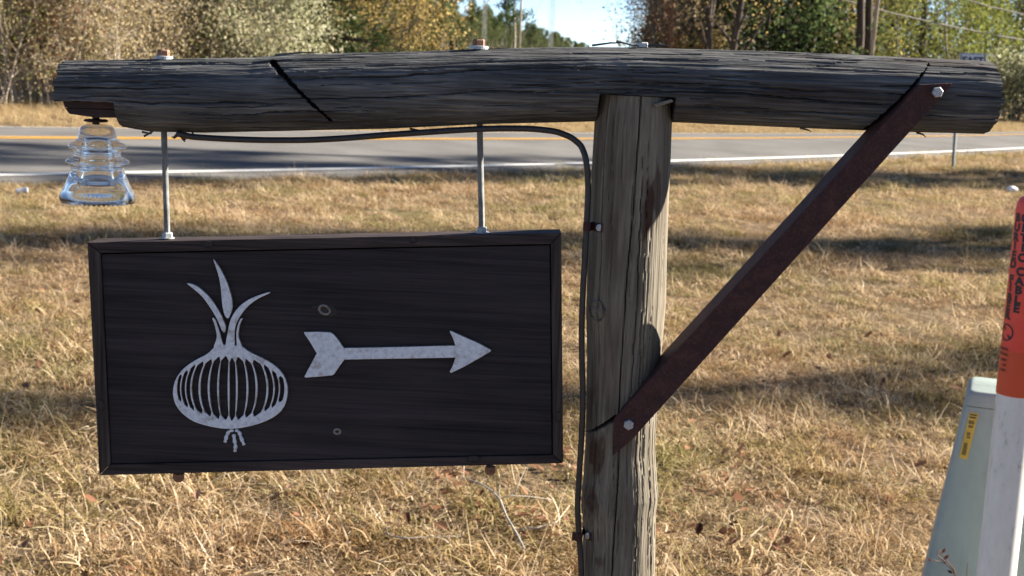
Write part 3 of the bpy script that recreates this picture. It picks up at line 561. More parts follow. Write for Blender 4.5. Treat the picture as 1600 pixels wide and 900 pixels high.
# ---------------------------------------------------------------- sign post, beam, brace
Y0 = 1.60
post_root = empty('sign_post', (float(PP(970, 600, Y0)[0]), Y0, 0), 'weathered round wooden post with crossbeam and rusty diagonal brace', 'sign post')
def interp_px(tab, Y, vertical=False):
    a = np.array([PP(x, y, Y) for x, y in tab]); return (a[:, 0], a[:, 2]) if not vertical else (a[::-1, 2], a[::-1, 0])
tX, tZ = interp_px([(78,96),(100,93),(250,90),(400,88),(430,85),(460,83),(600,80),(680,77),(750,74),(930,71),(1000,72),(1100,75),(1200,78),(1340,84),(1450,89),(1530,93),(1572,98)], Y0)
bX, bZ = interp_px([(78,198),(190,199),(235,207),(320,209),(420,207),(500,205),(600,203),(750,196),(930,191),(1060,193),(1200,199),(1340,205),(1450,209),(1572,212)], Y0)
def cracks(s, u, n, seed, slen, L=(.03, .25), wid=(.0007, .0018), dep=(.002, .006), wander=.004, ulen=1):
    g = np.random.default_rng(seed); H = np.zeros_like(s)
    for _ in range(n):
        c = g.uniform(0, slen); l = g.uniform(*L) * .5; uc = g.uniform(0, ulen); w = g.uniform(*wid); d = g.uniform(*dep); sd = int(g.integers(1e6))
        m = np.abs(s - c) < l
        if not m.any(): continue
        ss = s[m]; tap = np.clip(1 - ((ss - c)/l)**2, 0, 1); cu = uc + (noise2(ss*14, 0*ss, sd) - .5)*2*wander + (noise2(ss*60, 0*ss, sd+1) - .5)*.0016
        du = np.abs((u[m] - cu + ulen/2) % ulen - ulen/2); ww = w*np.sqrt(tap) + 1e-6
        H[m] = np.minimum(H[m], -d * tap**.5 * np.clip(1 - du/ww, 0, 1)**.6)
    return H
def theta_grid(nf, nb):                          # dense on the side towards the road user
    return np.concatenate([np.linspace(-math.pi/2 - .25, math.pi/2 + .25, nf, endpoint=False), np.linspace(math.pi/2 + .25, 3*math.pi/2 - .25, nb, endpoint=False)])
def seg_dist(X, Z, A, B_):
    d = np.array([B_[0]-A[0], B_[2]-A[2]]); L = np.hypot(*d); d /= L; t = np.clip((X-A[0])*d[0] + (Z-A[2])*d[1], 0, L); return np.hypot(X-A[0]-d[0]*t, Z-A[2]-d[1]*t), t / L
def grid_mesh(name, X, Y, Z, stain, m, parent, caps=True):
    r, c = X.shape; idx = np.arange(r*c).reshape(r, c); nx = np.roll(idx, -1, 1)
    Q = np.stack([idx[:-1], nx[:-1], nx[1:], idx[1:]], -1).reshape(-1, 4); V = np.stack([X, Y, Z], -1).reshape(-1, 3); st = stain.ravel(); 
    for row, flip in ((0, 0), (r-1, 1)):
        rim = V[idx[row]]; cen = rim.mean(0); prev = idx[row]
        for q in (.97, .8, .5, .2, .02):
            b = len(V); ring = cen + (rim - cen)*q; V = np.concatenate([V, ring]); st = np.concatenate([st, np.full(c, .15)]); cur = np.arange(b, b + c)
            f = np.stack([prev, cur, np.roll(cur, -1), np.roll(prev, -1)], -1); Q = np.concatenate([Q, f if flip == 0 else f[:, ::-1]]); prev = cur
    me = amesh(name, V, Q, True, {'stain': ('FLOAT', 'POINT', st.astype(np.float32))}); me.set_sharp_from_angle(angle=math.radians(55)); return link(name, me, m, parent)
# beam
th = theta_grid(170, 60); T = np.linspace(0, 1, 1150)[:, None]; TH = th[None, :] + 0*T       # theta 0 faces the camera, pi/2 is up
xl = PP(79, 140, Y0 - .042)[0] + .003*np.clip((np.sin(TH) - .36)*12, 0, 1) + (noise2(TH*9, 0*TH, 3) - .5)*.006
xr = PP(1567, 150, Y0 - .042)[0] - .004*np.abs(np.sin(TH))**3 + (noise2(TH*9, 0*TH, 4) - .5)*.003
X = xl + (xr - xl)*T; zt = np.interp(X, tX, tZ); zb = np.interp(X, bX, bZ); zc = (zt + zb)/2; R = (zt - zb)/2
U = TH * .045; S_ = X - X.min(); UL = 2*math.pi*.045
H = (fbm2(S_*9, U*520, 11, 3) - .44)*.0015 + (fbm2(S_*3 + 7, U*60, 15, 3) - .44)*.0026
H += cracks(S_, U + 3*UL, 300, 51, 1.16, L=(.02, .14), wid=(.0005, .0012), dep=(.0012, .0042), wander=.0015, ulen=UL) + cracks(S_, U + 3*UL, 38, 52, 1.16, L=(.12, .5), wid=(.0008, .0017), dep=(.003, .008), wander=.003, ulen=UL)
rad = R - .0012 + H; BY = Y0 - rad*np.cos(TH); BZ = zc + rad*np.sin(TH)
# saw kerfs
stain = np.clip((fbm2(S_*7, U*40, 61, 3) - .53)*3, 0, .5)
YB = Y0 - .0535; k0, k1 = PP(1433, 134, YB), PP(957, 650, YB); kd = (k1 - k0)/np.linalg.norm(k1 - k0)
for A, B2, w0, w1, dp in ((PP(424, 97, Y0 - .03), PP(519, 190, Y0 - .03), .0028, .0010, .020), (k0 - kd*.034, k0 + kd*.12, .0006, .0048, .020)):
    d, tt = seg_dist(X, BZ, A, B2); w = w0 + (w1 - w0)*tt + (noise2(BZ*500, X*200, 8) - .5)*.0020; k = (d < w) & (np.cos(TH) > .1); BY = np.where(k, BY + dp, BY); stain = np.where(k, .9, stain)
# sawn step under the left end, and the mortise over the post
zs = PP(150, 157, Y0)[2]; cut = (X < PP(192, 170, Y0)[0]) & (BZ < zs); BZ = np.where(cut, zs + (noise2(X*60, BY*200, 5) - .5)*.004, BZ); stain = np.where(cut, .35, stain)
zn = PP(990, 148, Y0)[2]; NX0, NX1 = PP(935, 160, Y0 - .03)[0], PP(1054, 165, Y0 - .03)[0]; cut = (X > NX0) & (X < NX1) & (BZ < zn); BZ = np.where(cut, zn + (noise2(X*80, BY*80, 6) - .5)*.001, BZ); stain = np.where(cut, .8, stain)
beam = grid_mesh('beam', X, BY, BZ, stain, M['wood_beam'], post_root)
# post
Lz, Lx = interp_px([(934,150),(929,190),(926,240),(923,300),(920,360),(917,430),(916,500),(917,560),(916,620),(915,690),(912,740),(910,790),(912,830),(909,900)], Y0, True)
Rz, Rx = interp_px([(1049,150),(1050,192),(1048,250),(1045,320),(1042,400),(1040,470),(1036,520),(1030,580),(1026,640),(1023,700),(1026,750),(1028,772),(1024,800),(1022,900)], Y0, True)
th = theta_grid(150, 50); zt_ = np.concatenate([np.linspace(zn - .0006, PP(970, 930, Y0)[2], 760), np.linspace(PP(970, 930, Y0)[2] - .004, -.35, 90)])[:, None]; TH = th[None] + 0*zt_ ; Zg = zt_ + 0*TH
xl = np.interp(Zg, Lz, Lx); xr = np.interp(Zg, Rz, Rx); xc = (xl + xr)/2; R = (xr - xl)/2; U = TH*.043; UL = 2*math.pi*.043
# here theta 0 faces the camera and pi/2 is to the right
H = (fbm2(Zg*7, U*480, 12, 3) - .44)*.0009 + (fbm2(Zg*4, U*26, 16, 3) - .44)*.0022 + cracks(Zg, U + 3*UL, 200, 71, 1.5, L=(.05, .35), wid=(.0005, .0010), dep=(.0008, .0025), wander=.002, ulen=UL)
H += cracks(Zg, U + 3*UL, 14, 72, 1.5, L=(.3, 1.2), wid=(.0005, .0009), dep=(.003, .006), wander=.002, ulen=UL)
PX = xc + (R + H)*np.sin(TH); mainc = PP(983, 400, Y0 - .04)[0] + (noise2(Zg*9, 0*Zg, 44) - .5)*.006 - (PP(983, 400, Y0)[0] - PP(976, 800, Y0)[0])*0
H -= np.clip(1 - np.abs(PX - mainc)/.0008, 0, 1)**.6 * .007 * (np.cos(TH) > .2)
PX = xc + (R + H)*np.sin(TH); PY = Y0 - (R + H)*np.cos(TH); front = np.cos(TH) > .05
stain = np.clip((fbm2(Zg*9, U*45, 62, 3) - .58)*3, 0, .45)
def blot(px, py, w, h, amt, seed):
    c = PP(px, py, Y0 - .03); f = np.clip(1.15 - np.hypot((PX - c[0])/w, (Zg - c[2])/h) + (fbm2(PX*220, Zg*45, seed, 3) - .45)*2.0, 0, 1); return np.where(front, np.clip(f*2, 0, 1)*amt, 0)
stain = np.maximum.reduce([stain, blot(1012, 330, .010, .030, .95, 1), blot(1022, 300, .008, .028, .7, 2), blot(932, 708, .008, .022, .8, 3), blot(928, 780, .011, .020, .75, 4), blot(936, 875, .007, .010, .6, 5), blot(922, 640, .005, .03, .5, 6)])
# knot swellings and the torn wound
for px, py, rr, amp in ((934, 488, .012, .0035), (926, 790, .020, .003)):
    c = PP(px, py, Y0 - .035); q = np.hypot((PX - c[0]), (Zg - c[2])*.7)/rr; H2 = np.where(front, amp*np.exp(-q*q*1.2) - .0011*np.cos(q*14)*np.exp(-q*q*2), 0); PX = PX + H2*np.sin(TH); PY = PY - H2*np.cos(TH)
d, tt = seg_dist(PX, Zg, PP(917, 683, Y0 - .03), PP(962, 652, Y0 - .04)); k = (d < .0006 + .0022*tt) & front; PY = np.where(k, PY + .02, PY); stain = np.where(k, .9, stain)
post = grid_mesh('post', PX[::-1], PY[::-1], Zg[::-1], stain[::-1], M['wood_post'], post_root)
c = PP(934, 488, Y0 - .0415)
mb = MB(); ring = [(c[0] + .0075*math.cos(a), 0, c[2] + .0115*math.sin(a)) for a in np.linspace(0, 2*math.pi, 25)]
YF = Y0 - .043
def post_front(x, z):
    xc_ = (np.interp(z, Lz, Lx) + np.interp(z, Rz, Rx))/2; R_ = (np.interp(z, Rz, Rx) - np.interp(z, Lz, Lx))/2; return Y0 - math.sqrt(max(R_*R_ - (x - xc_)**2, 1e-6))
mb.tube([(x, post_front(x, z) - .002, z) for x, _, z in ring], [.0016 + .0007*math.sin(i*1.7) for i in range(25)], 6, False)
tag(mb.obj('knot', M['knot_post'], post_root, True), 'dark oval knot on the post')
# brace: steel angle, front flange bolted to beam and post, other flange let into the saw kerfs
YB = Y0 - .0535
fr = [PP(*p, YB) for p in ((1437,132), (1488,130), (1484,137), (985,690), (957,713), (960,654), (1001,607))]
top_in = [PP(1437, 132, YB), PP(960, 652, YB)]
mb = MB(); mb.prism([fr[0], fr[1], fr[2], fr[3], fr[4], fr[5]], (0, .0045, 0))
e0, e1 = fr[0], fr[5]; dv = (e1 - e0)/np.linalg.norm(e1 - e0); nv = np.array([dv[2], 0, -dv[0]]); nv = nv if nv[2] < 0 else -nv      # inward, towards the flange middle
mb2 = MB(); a0, a1 = e0 + dv*.004, e1 - dv*.012
mb2.prism([a0 + np.array([0, .0046, 0]), a1 + np.array([0, .0046, 0]), a1 + nv*.0045 + np.array([0, .0046, 0]), a0 + nv*.0045 + np.array([0, .0046, 0])], (0, .040, 0))
brace = mb.obj('brace', M['rust'], post_root, bevel=.0009); mb2.obj('flange', M['rust'], brace, bevel=.0006)
def hexbolt(px, py, Y, r, h, m, parent, nm='bolt', washer=0, up=None, rot=.2):
    c = PP(px, py, Y); V = []; n = 6
    def w(a, rr, t): return (c[0] + rr*math.cos(a), c[1] - t, c[2] + rr*math.sin(a))
    an = [rot + i*math.pi/3 for i in range(6)]; mb = MB()
    mb.add([w(a, r, 0) for a in an] + [w(a, r, h*.75) for a in an] + [w(a, r*.86, h) for a in an], [tuple(range(6)), tuple(range(12, 18))] + [(i+6*k, (i+1) % 6+6*k, (i+1) % 6+6*k+6, i+6*k+6) for k in (0, 1) for i in range(6)])
    return mb.obj(nm, m, parent)
hexbolt(1464, 144, YB - .0002, .0063, .0045, M['galvanised'], post_root); hexbolt(982, 663, YB - .0002, .0063, .0045, M['galvanised'], post_root, rot=.45)
def vbolt(px, py, z_on, r, h, m, parent, wr=.0, wm=None, nm='bolt', tilt=0, down=False):     # bolt head or nut standing on a level face
    x = PP(px, py, Y0)[0]; s = -1 if down else 1; an = [.3 + i*math.pi/3 for i in range(6)]; b = .0009 if wr else 0
    mb = MB(); L = lambda rr, t: [(x + rr*math.cos(a), Y0 + rr*math.sin(a), z_on + s*t) for a in an]
    mb.add(L(r, b) + L(r, b + h*.8) + L(r*.85, b + h), [tuple(range(6)), tuple(range(12, 18))] + [(i+6*k, (i+1) % 6+6*k, (i+1) % 6+6*k+6, i+6*k+6) for k in (0, 1) for i in range(6)])
    o = mb.obj(nm, m, parent)
    if wr: MB().lathe((x, Y0, z_on), [(wr, -.003*s), (wr, .0004*s), (wr*.92, .0010*s)], 24).obj('washer', wm or m, o)
    return o
zt_at = lambda px: float(np.interp(PP(px, 80, Y0)[0], tX, tZ)) + .001
tag(vbolt(256, 85, zt_at(256), .0070, .0072, M['rust_bolt'], post_root, .0105, M['galvanised']), 'rusty bolt head on top of the beam, left')
tag(vbolt(748, 70, zt_at(748), .0072, .0075, M['rust_bolt'], post_root, .0115, M['galvanised']), 'rusty bolt head on top of the beam, middle')
tag(vbolt(1004, 70, zt_at(1004) - .002, .0068, .0055, M['galvanised'], post_root), 'grey bolt head on the beam above the post')
# raised splinters along the beam top and bottom
for pts in (((925,71),(955,67),(975,67)), ((963,64),(985,70),(1000,72)), ((1012,72),(1030,69),(1052,72)), ((222,206),(236,209),(240,203)), ((225,213),(241,204),(246,202)), ((430,86),(470,82),(500,82)), ((1250,200),(1262,203),(1268,206)), ((1432,207),(1442,210),(1447,215)), ((300,203),(302,211),(306,214)), ((640,201),(652,203),(662,205))):
    mb = MB(); mb.tube([PP(x, y, Y0 - .004) for x, y in pts], [.0014, .0010, .0003], 5); mb.obj('splinter', M['wood_beam'], post_root)
# wooden wedge in the mortise and the block that carries the insulator
w = [PP(x, y, Y0 - .046) for x, y in ((1021,163), (1050,155), (1052,159), (1026,168))]; MB().prism(w, (0, .03, 0)).obj('wedge', M['shim_wood'], post_root, bevel=.0006)
bl = [PP(x, y, Y0 - .020) for x, y in ((98,157.5), (190,158.5), (191,171), (101,168))]; bl2 = [PP(x, y, Y0 - .017) for x, y in ((101,168.6), (190.5,171.6), (190,184), (150,184), (108,178))]
MB().prism(bl, (0, .040, 0)).obj('hanger_block', M['maroon'], post_root, bevel=.0008); MB().prism(bl2, (0, .034, 0)).obj('hanger_block', M['maroon'], post_root, bevel=.0008)

# ---------------------------------------------------------------- hanging sign
YS = 1.583; TH_ = .036
sign = empty('hanging_sign', tuple(PP(510, 735, YS)), 'black stained wooden sign with white onion and arrow hanging from two rods', 'sign')
TL, TR, BR, BL = (136,379), (877,364), (880,724), (155,743); tl, tr_, br, bl_ = (157,395.5), (861,381.5), (864,711), (172.5,726)
def quad(ps, Y): return [PP(*p, Y) for p in ps]
for nm, ps, m, lab in (('rail', (TL, TR, tr_, tl), 'rail_h', 'top rail of the frame'), ('rail', (bl_, br, BR, BL), 'rail_h', 'bottom rail of the frame'), ('rail', (TL, tl, bl_, BL), 'rail_v', 'left rail of the frame'), ('rail', (tr_, TR, BR, br), 'rail_v', 'right rail of the frame')):
    q = quad(ps, YS); cen = sum(q)/4; q = [p + (cen - p)/np.linalg.norm(cen - p)*.0004 for p in q]
    o = MB().prism(q, (0, TH_, 0)).obj(nm, M[m], sign, bevel=.0011, seg=3); tag(o, lab)
ins = [(tl[0]+2.2, tl[1]+2.0), (tr_[0]-2.2, tr_[1]+2.0), (br[0]-2.2, br[1]-2.0), (bl_[0]+2.2, bl_[1]-2.0)]
YBD = YS + .0025; MB().prism(quad(ins, YBD), (0, .018, 0)).obj('board', M['board'], sign)
MB().prism(quad([(tl[0]-3, tl[1]-3), (tr_[0]+3, tr_[1]-3), (br[0]+3, br[1]+3), (bl_[0]-3, bl_[1]+3)], YBD + .0182), (0, .004, 0)).obj('backing', M['board'], sign)
def flat_shape(name, loops, Y, thick, m, parent, rim=None, bev=.0006):
    cu = bpy.data.curves.new(name, 'CURVE'); cu.dimensions = '2D'; cu.fill_mode = 'BOTH'; cu.extrude = thick/2; cu.bevel_depth = bev; cu.bevel_resolution = 1; cu.offset = -bev
    for lp in loops:
        sp = cu.splines.new('POLY'); P = [PP(x, y, Y) for x, y in lp]; sp.points.add(len(P) - 1); sp.use_cyclic_u = True
        for q, p in zip(sp.points, P): q.co = (p[0], p[2], 0, 1)
    ob = bpy.data.objects.new(name, cu); COL.objects.link(ob); dg = bpy.context.evaluated_depsgraph_get(); me = bpy.data.meshes.new_from_object(ob.evaluated_get(dg)); bpy.data.objects.remove(ob); me.name = name
    co = np.empty(len(me.vertices)*3, np.float32); me.vertices.foreach_get('co', co); co = co.reshape(-1, 3); co = np.column_stack([co[:, 0], Y - thick/2 - co[:, 2], co[:, 1]]); me.vertices.foreach_set('co', co.ravel().astype(np.float32))
    me.materials.clear(); me.materials.append(m); me.update()
    if rim:
        me.materials.append(rim)
        for p in me.polygons: p.material_index = 0 if p.normal.y < -.95 else 1
        bm = bmesh.new(); bm.from_mesh(me); bmesh.ops.recalc_face_normals(bm, faces=bm.faces); bm.to_mesh(me); bm.free()
        for p in me.polygons: p.material_index = 0 if abs(p.normal.y) > .85 else 1
    return link(name, me, None, parent)
def smooth_loop(pts, k=4):                       # closed Catmull-Rom
    P = np.array(pts, float); n = len(P); out = []
    for i in range(n):
        a, b, c, d = P[i-1], P[i], P[(i+1) % n], P[(i+2) % n]
        for j in range(k): t = j/k; out.append(.5*((2*b) + (c-a)*t + (2*a-5*b+4*c-d)*t*t + (3*b-a-3*c+d)*t**3))
    return out
oc = lambda pts: [(250 + x/2.726, 390 + y/2.726) for x, y in pts]
jit = np.random.default_rng(3)
body = smooth_loop([(240,408),(205,440),(150,470),(102,505),(70,550),(58,602),(68,652),(96,692),(142,726),(200,746),(262,758),(312,760),(370,752),(430,736),(490,708),(530,668),(546,612),(540,557),(515,512),(470,476),(420,450),(377,428),(352,410),(318,404),(275,402)])
xs = [91,112,135,171,210,250,295,330,375,414,460,488,511]; ed = [(77,None)] + [(x, None) for x in xs] + [(530,None)]
slots = []; xm = [76] + xs + [532]; hw = [0] + [3,3,4,4.6,4.4,4.2,4.2,4.2,4.4,4.6,4.6,3.6,3] + [0]
for i in range(len(xm)-1):
    xa, xb = xm[i] + hw[i], xm[i+1] - hw[i+1]
    if xb - xa < 4: xa, xb = (xa + xb)/2 - 2, (xa + xb)/2 + 2
    um = ((xa + xb)/2 - 302)/236; vt = 588 - 137*math.sqrt(max(1 - abs(um)**2.6, .03)) * (1 if um < 0 else .97); vb = 588 + 133*math.sqrt(max(1 - abs(um)**2.4*.96, .03))
    vt += jit.uniform(-4, 6); vb += jit.uniform(-6, 4); L = []; Rr = []
    for t in np.linspace(0, 1, 15):
        y = vt + (vb - vt)*t; k = math.sqrt(max(1 - ((y - 588)/150)**2, .02)); pin = min(1, (min(t, 1-t)/.05)**.6) if t not in (0, 1) else 0; kk = k*.35 + .65
        xm_ = 302 + ((xa + xb)/2 - 302)*(k*.62 + .38); hwid = (xb - xa)/2*kk*max(pin, .15); L.append((xm_ - hwid, y)); Rr.append((xm_ + hwid, y))
    slots.append(oc(L + Rr[::-1]))
onion = empty('onion_emblem', (0, 0, 0), None, None); onion.parent = sign; onion.location = (0, 0, 0); tag(onion, 'white sheet metal onion with sprouting leaves')
YO = YBD - .0001
flat_shape('bulb', [oc(body)] + slots, YO, .0036, M['white_metal'], onion, M['rust_edge'])
for nm, pts in (('leaf', [(232,38),(262,82),(290,140),(308,200),(312,242),(301,280),(291,290),(278,275),(268,230),(262,160),(250,100),(234,52)]), ('leaf', [(118,140),(160,152),(210,195),(250,250),(275,300),(284,330),(278,350),(265,338),(250,302),(222,252),(182,197),(140,160)]),
    ('leaf', [(283,418),(291,350),(306,290),(340,240),(390,205),(462,179),(469,184),(420,207),(372,245),(337,295),(322,340),(319,418)]), ('leaf', [(232,418),(245,370),(236,320),(226,290),(238,293),(255,340),(268,388),(276,418)]), ('leaf', [(356,420),(338,370),(340,335),(348,305),(356,290),(344,294),(331,330),(328,370),(334,420)])):
    flat_shape(nm, [oc(smooth_loop(pts, 3))], YO, .0041, M['white_metal'], onion, M['rust_edge'])
for pts in ([(312,766),(292,776),(283,795),(277,820)], [(322,766),(338,778),(345,800),(358,832)], [(314,786),(317,810),(322,835),(319,860)]):
    mb = MB(); P = oc(pts); P = [p for i in range(len(P)-1) for p in [tuple(np.array(P[i])*(1-t) + np.array(P[i+1])*t) for t in (0, .33, .66)]] + [P[-1]]
    mb.tube([PP(x, y, YO - .0008) for x, y in P], [.0021 + .0006*math.sin(i*2.1) for i in range(len(P))], 8); mb.obj('root', M['knot_pale' if 0 else 'white_metal'], onion, True)
ac = lambda pts: [(460 + x/4.848, 500 + y/4.848) for x, y in pts]
tag(flat_shape('arrow_emblem', [ac([(78,86),(180,84),(275,88),(300,102),(340,150),(378,207),(600,203),(900,196),(1219,188),(1208,150),(1176,80),(1185,76),(1300,128),(1400,172),(1488,220),(1490,232),(1400,285),(1300,342),(1190,396),(1176,388),(1200,340),(1221,280),(900,286),(600,291),(382,295),(345,345),(305,405),(290,414),(190,424),(88,431),(78,424),(120,345),(172,248),(120,160),(76,95)])], YO, .0036, M['white_metal'], sign, M['rust_edge']), 'white sheet metal arrow pointing right')
def knot(px, py, w, h, Y, pale=True, tilt=0):
    c = PP(px, py, Y); s = .00074; mb = MB(); n = 20; pts = []
    for a in np.linspace(0, 2*math.pi, n + 1): x = w*math.cos(a)*s; z = h*math.sin(a)*s; pts.append((c[0] + x*math.cos(tilt) - z*math.sin(tilt), c[1] - .0004, c[2] + x*math.sin(tilt) + z*math.cos(tilt)))
    o = MB(); o.tube(pts, .0015 if pale else .0008, 6, False); k = o.obj('knot', M['knot_pale' if pale else 'knot'], sign, True)
    f = MB(); f.add([c - np.array([0, .0005, 0])] + [np.array(p) for p in pts[:-1]], [(0, i + 1, (i+1) % n + 1) for i in range(n)]); f.obj('heart', M['knot'], k)
    if pale:
        q = [c + np.array([(np.array(p) - c)[0]*2.1 + .002, -.0002, (np.array(p) - c)[2]*1.35]) for p in pts[:-1]]; MB().add([c + np.array([.002, -.0002, 0])] + q, [(0, i + 1, (i+1) % n + 1) for i in range(n)]).obj('dark_ring', M['knot'], k)
knot(507, 484, 9, 6.5, YBD, True, -.5); knot(527, 674, 5, 4, YBD, True); knot(492, 480, 5, 3, YBD, False)
knot(645, 376, 5, 4, YS, False); knot(740, 717.5, 11, 5.5, YS, False); knot(325, 382, 8, 5, YS, False); knot(872, 651, 4, 8, YS, False); knot(157, 633, 5, 9, YS, False)
# hanging rods with nuts
for px0, px1, yt, yb, nb, ny in ((256, 261.5, 203, 372, 279, 744), (749.5, 753, 194, 364, 766, 733)):
    a = PP(px0, yt - 4, Y0); b = PP(px1, yb, Y0); bt = PP(nb, ny, Y0); mb = MB(); mb.tube([a, a + (b-a)*.33, a + (b-a)*.66, b - (b-a)*.005], .0036, 12); rod = mb.obj('rod', M['threaded'], sign, True)
    zz = PP(px1, yb + (1 if px0 < 400 else .5), YS + TH_/2)[2] + .0008
    x = b[0]; nut = MB(); L = lambda r, z: [(x + r*math.cos(k), Y0 + r*math.sin(k), z) for k in [i*math.pi/3 + .5 for i in range(6)]]
    nut.add(L(.0062, zz + .0012) + L(.0064, zz + .0055) + L(.0054, zz + .0072), [tuple(range(6)), tuple(range(12, 18))] + [(i+6*k, (i+1) % 6+6*k, (i+1) % 6+6*k+6, i+6*k+6) for k in (0, 1) for i in range(6)]); nut.obj('nut', M['galvanised'], rod)
    MB().lathe((x, Y0, zz), [(.0085, 0), (.0085, .0012)], 20).obj('washer', M['galvanised'], rod)
    zb_ = bt[2] - .0005; x = bt[0]; L = lambda r, z: [(x + r*math.cos(k), Y0 + r*math.sin(k), z) for k in [i*math.pi/3 + .2 for i in range(6)]]
    n2 = MB(); n2.add(L(.0066, zb_ + .004) + L(.0066, zb_ - .0035) + L(.0048, zb_ - .006), [tuple(range(6)), tuple(range(12, 18))] + [(i+6*k, (i+1) % 6+6*k, (i+1) % 6+6*k+6, i+6*k+6) for k in (0, 1) for i in range(6)]); n2.obj('nut', M['rust_bolt'], rod)

# ---------------------------------------------------------------- glass insulator
IC = PP(152, 205, Y0); MMPX = np.linalg.norm(PP(152, 205, Y0) - PP(153, 205, Y0))
ins_o = empty('glass_insulator', tuple(PP(152, 184, Y0)), 'clear ribbed glass insulator hanging under the left beam end', 'insulator')
def ip(cr): return [(r/3.214*MMPX, -(y - 430)/3.214*MMPX) for r, y in cr]
zt0 = PP(152, 194, Y0)[2]
outer = ip([(4,430),(45,431),(68,436),(80,446),(86,462),(92,486),(98,505),(112,518),(134,528),(143,540),(138,553),(122,559),(114,568),(113,582),(117,592),(140,601),(155,614),(154,628),(136,638),(127,646),(130,662),(140,690),(154,722),(170,755),(181,780),(187,797),(186,808),(178,816)])
inner = ip([(168,812),(150,770),(134,735),(122,708),(112,700),(100,712),(92,735),(84,738),(76,720),(66,660),(58,590),(54,530),(40,505),(4,498)])
prof = outer + inner; nA = 96; V = []
for i, (r, z) in enumerate(prof):
    for j in range(nA):
        a = 2*math.pi*j/nA; rr, zz = r, z
        if i in (len(outer)-1, len(outer)): zz -= .0022*abs(math.sin(a*24))
        V.append((IC[0] + rr*math.cos(a), Y0 + rr*math.sin(a), zt0 + zz))
F = [(i*nA+j, i*nA+(j+1) % nA, (i+1)*nA+(j+1) % nA, (i+1)*nA+j) for i in range(len(prof)-1) for j in range(nA)] + [tuple(range(nA)), tuple(range((len(prof)-1)*nA, len(prof)*nA))]
mb = MB(); mb.add(V, F); mb.obj('glass', M['glass'], ins_o, True)
zd = PP(150, 189, Y0)[2]; 
MB().lathe((PP(150, 189, Y0)[0], Y0, zd), [(.004, -.0016), (.0125, -.001), (.0145, .0004), (.0125, .0018), (.005, .0024)], 28).obj('cap_washer', M['rust'], ins_o, True)
MB().lathe((PP(150, 189, Y0)[0], Y0, zd), [(.0042, -.004), (.0042, .0045)], 14).obj('pin', M['rust'], ins_o, True)

def text_mesh(body, size, bold=0.0, align='CENTER', sx=1.0):
    cu = bpy.data.curves.new('txt', 'FONT'); cu.body = body; cu.size = size; cu.align_x = align; cu.offset = bold; cu.space_line = .95; cu.resolution_u = 4
    ob = bpy.data.objects.new('txt', cu); COL.objects.link(ob); dg = bpy.context.evaluated_depsgraph_get(); me = bpy.data.meshes.new_from_object(ob.evaluated_get(dg)); bpy.data.objects.remove(ob)
    bm = bmesh.new(); bm.from_mesh(me); bmesh.ops.triangulate(bm, faces=bm.faces); bm.to_mesh(me); bm.free(); co = np.empty(len(me.vertices)*3, np.float32); me.vertices.foreach_get('co', co); co = co.reshape(-1, 3); co[:, 0] *= sx; return me, co
def put(me, co, name, m, parent): me.vertices.foreach_set('co', np.asarray(co, np.float32).ravel()); me.materials.clear(); me.materials.append(m); me.update(); return link(name, me, None, parent)
# raised lettering round the glass skirt
me, co = text_mesh('HEMINGRAY-42', .0060, .0002); zl = zt0 - 335/3.214*MMPX*.99
zz = zl + co[:, 1]; rr = np.interp(-(zz - zt0), [-z for r, z in outer[20:26]], [r for r, z in outer[20:26]]) + .0005; aa = co[:, 0]/.040 + math.radians(-90)
put(me, np.column_stack([IC[0] + rr*np.cos(aa), Y0 + rr*np.sin(aa), zz]), 'lettering', M['glass'], ins_o)

# ---------------------------------------------------------------- cable along beam and post
cab = empty('black_cable', tuple(PP(908, 880, Y0 - .03)), 'black cable sagging under the beam and running down the post', 'cable')
cp = [(278,209),(300,214),(350,217),(410,219),(480,219),(540,216),(600,211),(660,207),(720,203),(780,200.5),(830,201),(868,205),(892,214),(908,227),(915,245),(918,270),(919,300),(917,340),(914,400),(911,450),(909,500),(909,560),(911,620),(909,680),(905,740),(902,790),(904,830),(908,880),(909,960)]
P = np.array([PP(x, y, Y0 - .020 if y < 240 else Y0 - .026) for x, y in cp]); tt = np.linspace(0, len(P)-1, 160); Pi = np.column_stack([np.interp(tt, range(len(P)), P[:, k]) for k in range(3)]); ker = np.array([1, 2, 3, 2, 1])/9
for k in range(3): Pi[2:-2, k] = np.convolve(Pi[:, k], ker, 'valid')
Pi = np.concatenate([Pi, [Pi[-1] + np.array([.004, 0, -.4]), np.array([Pi[-1][0] + .01, Pi[-1][1], -.05])]])
MB().tube(Pi, .0036, 12).obj('sheath', M['cable'], cab, True)
for pts in (((280,208),(272,215),(268,214)), ((282,210),(288,219),(292,216)), ((276,207),(284,212),(289,222))):
    mb = MB(); mb.tube([PP(x, y, Y0 - .018) for x, y in pts], [.0026, .0018, .0006], 6); mb.obj('frayed_strand', M['cable'], cab, True)
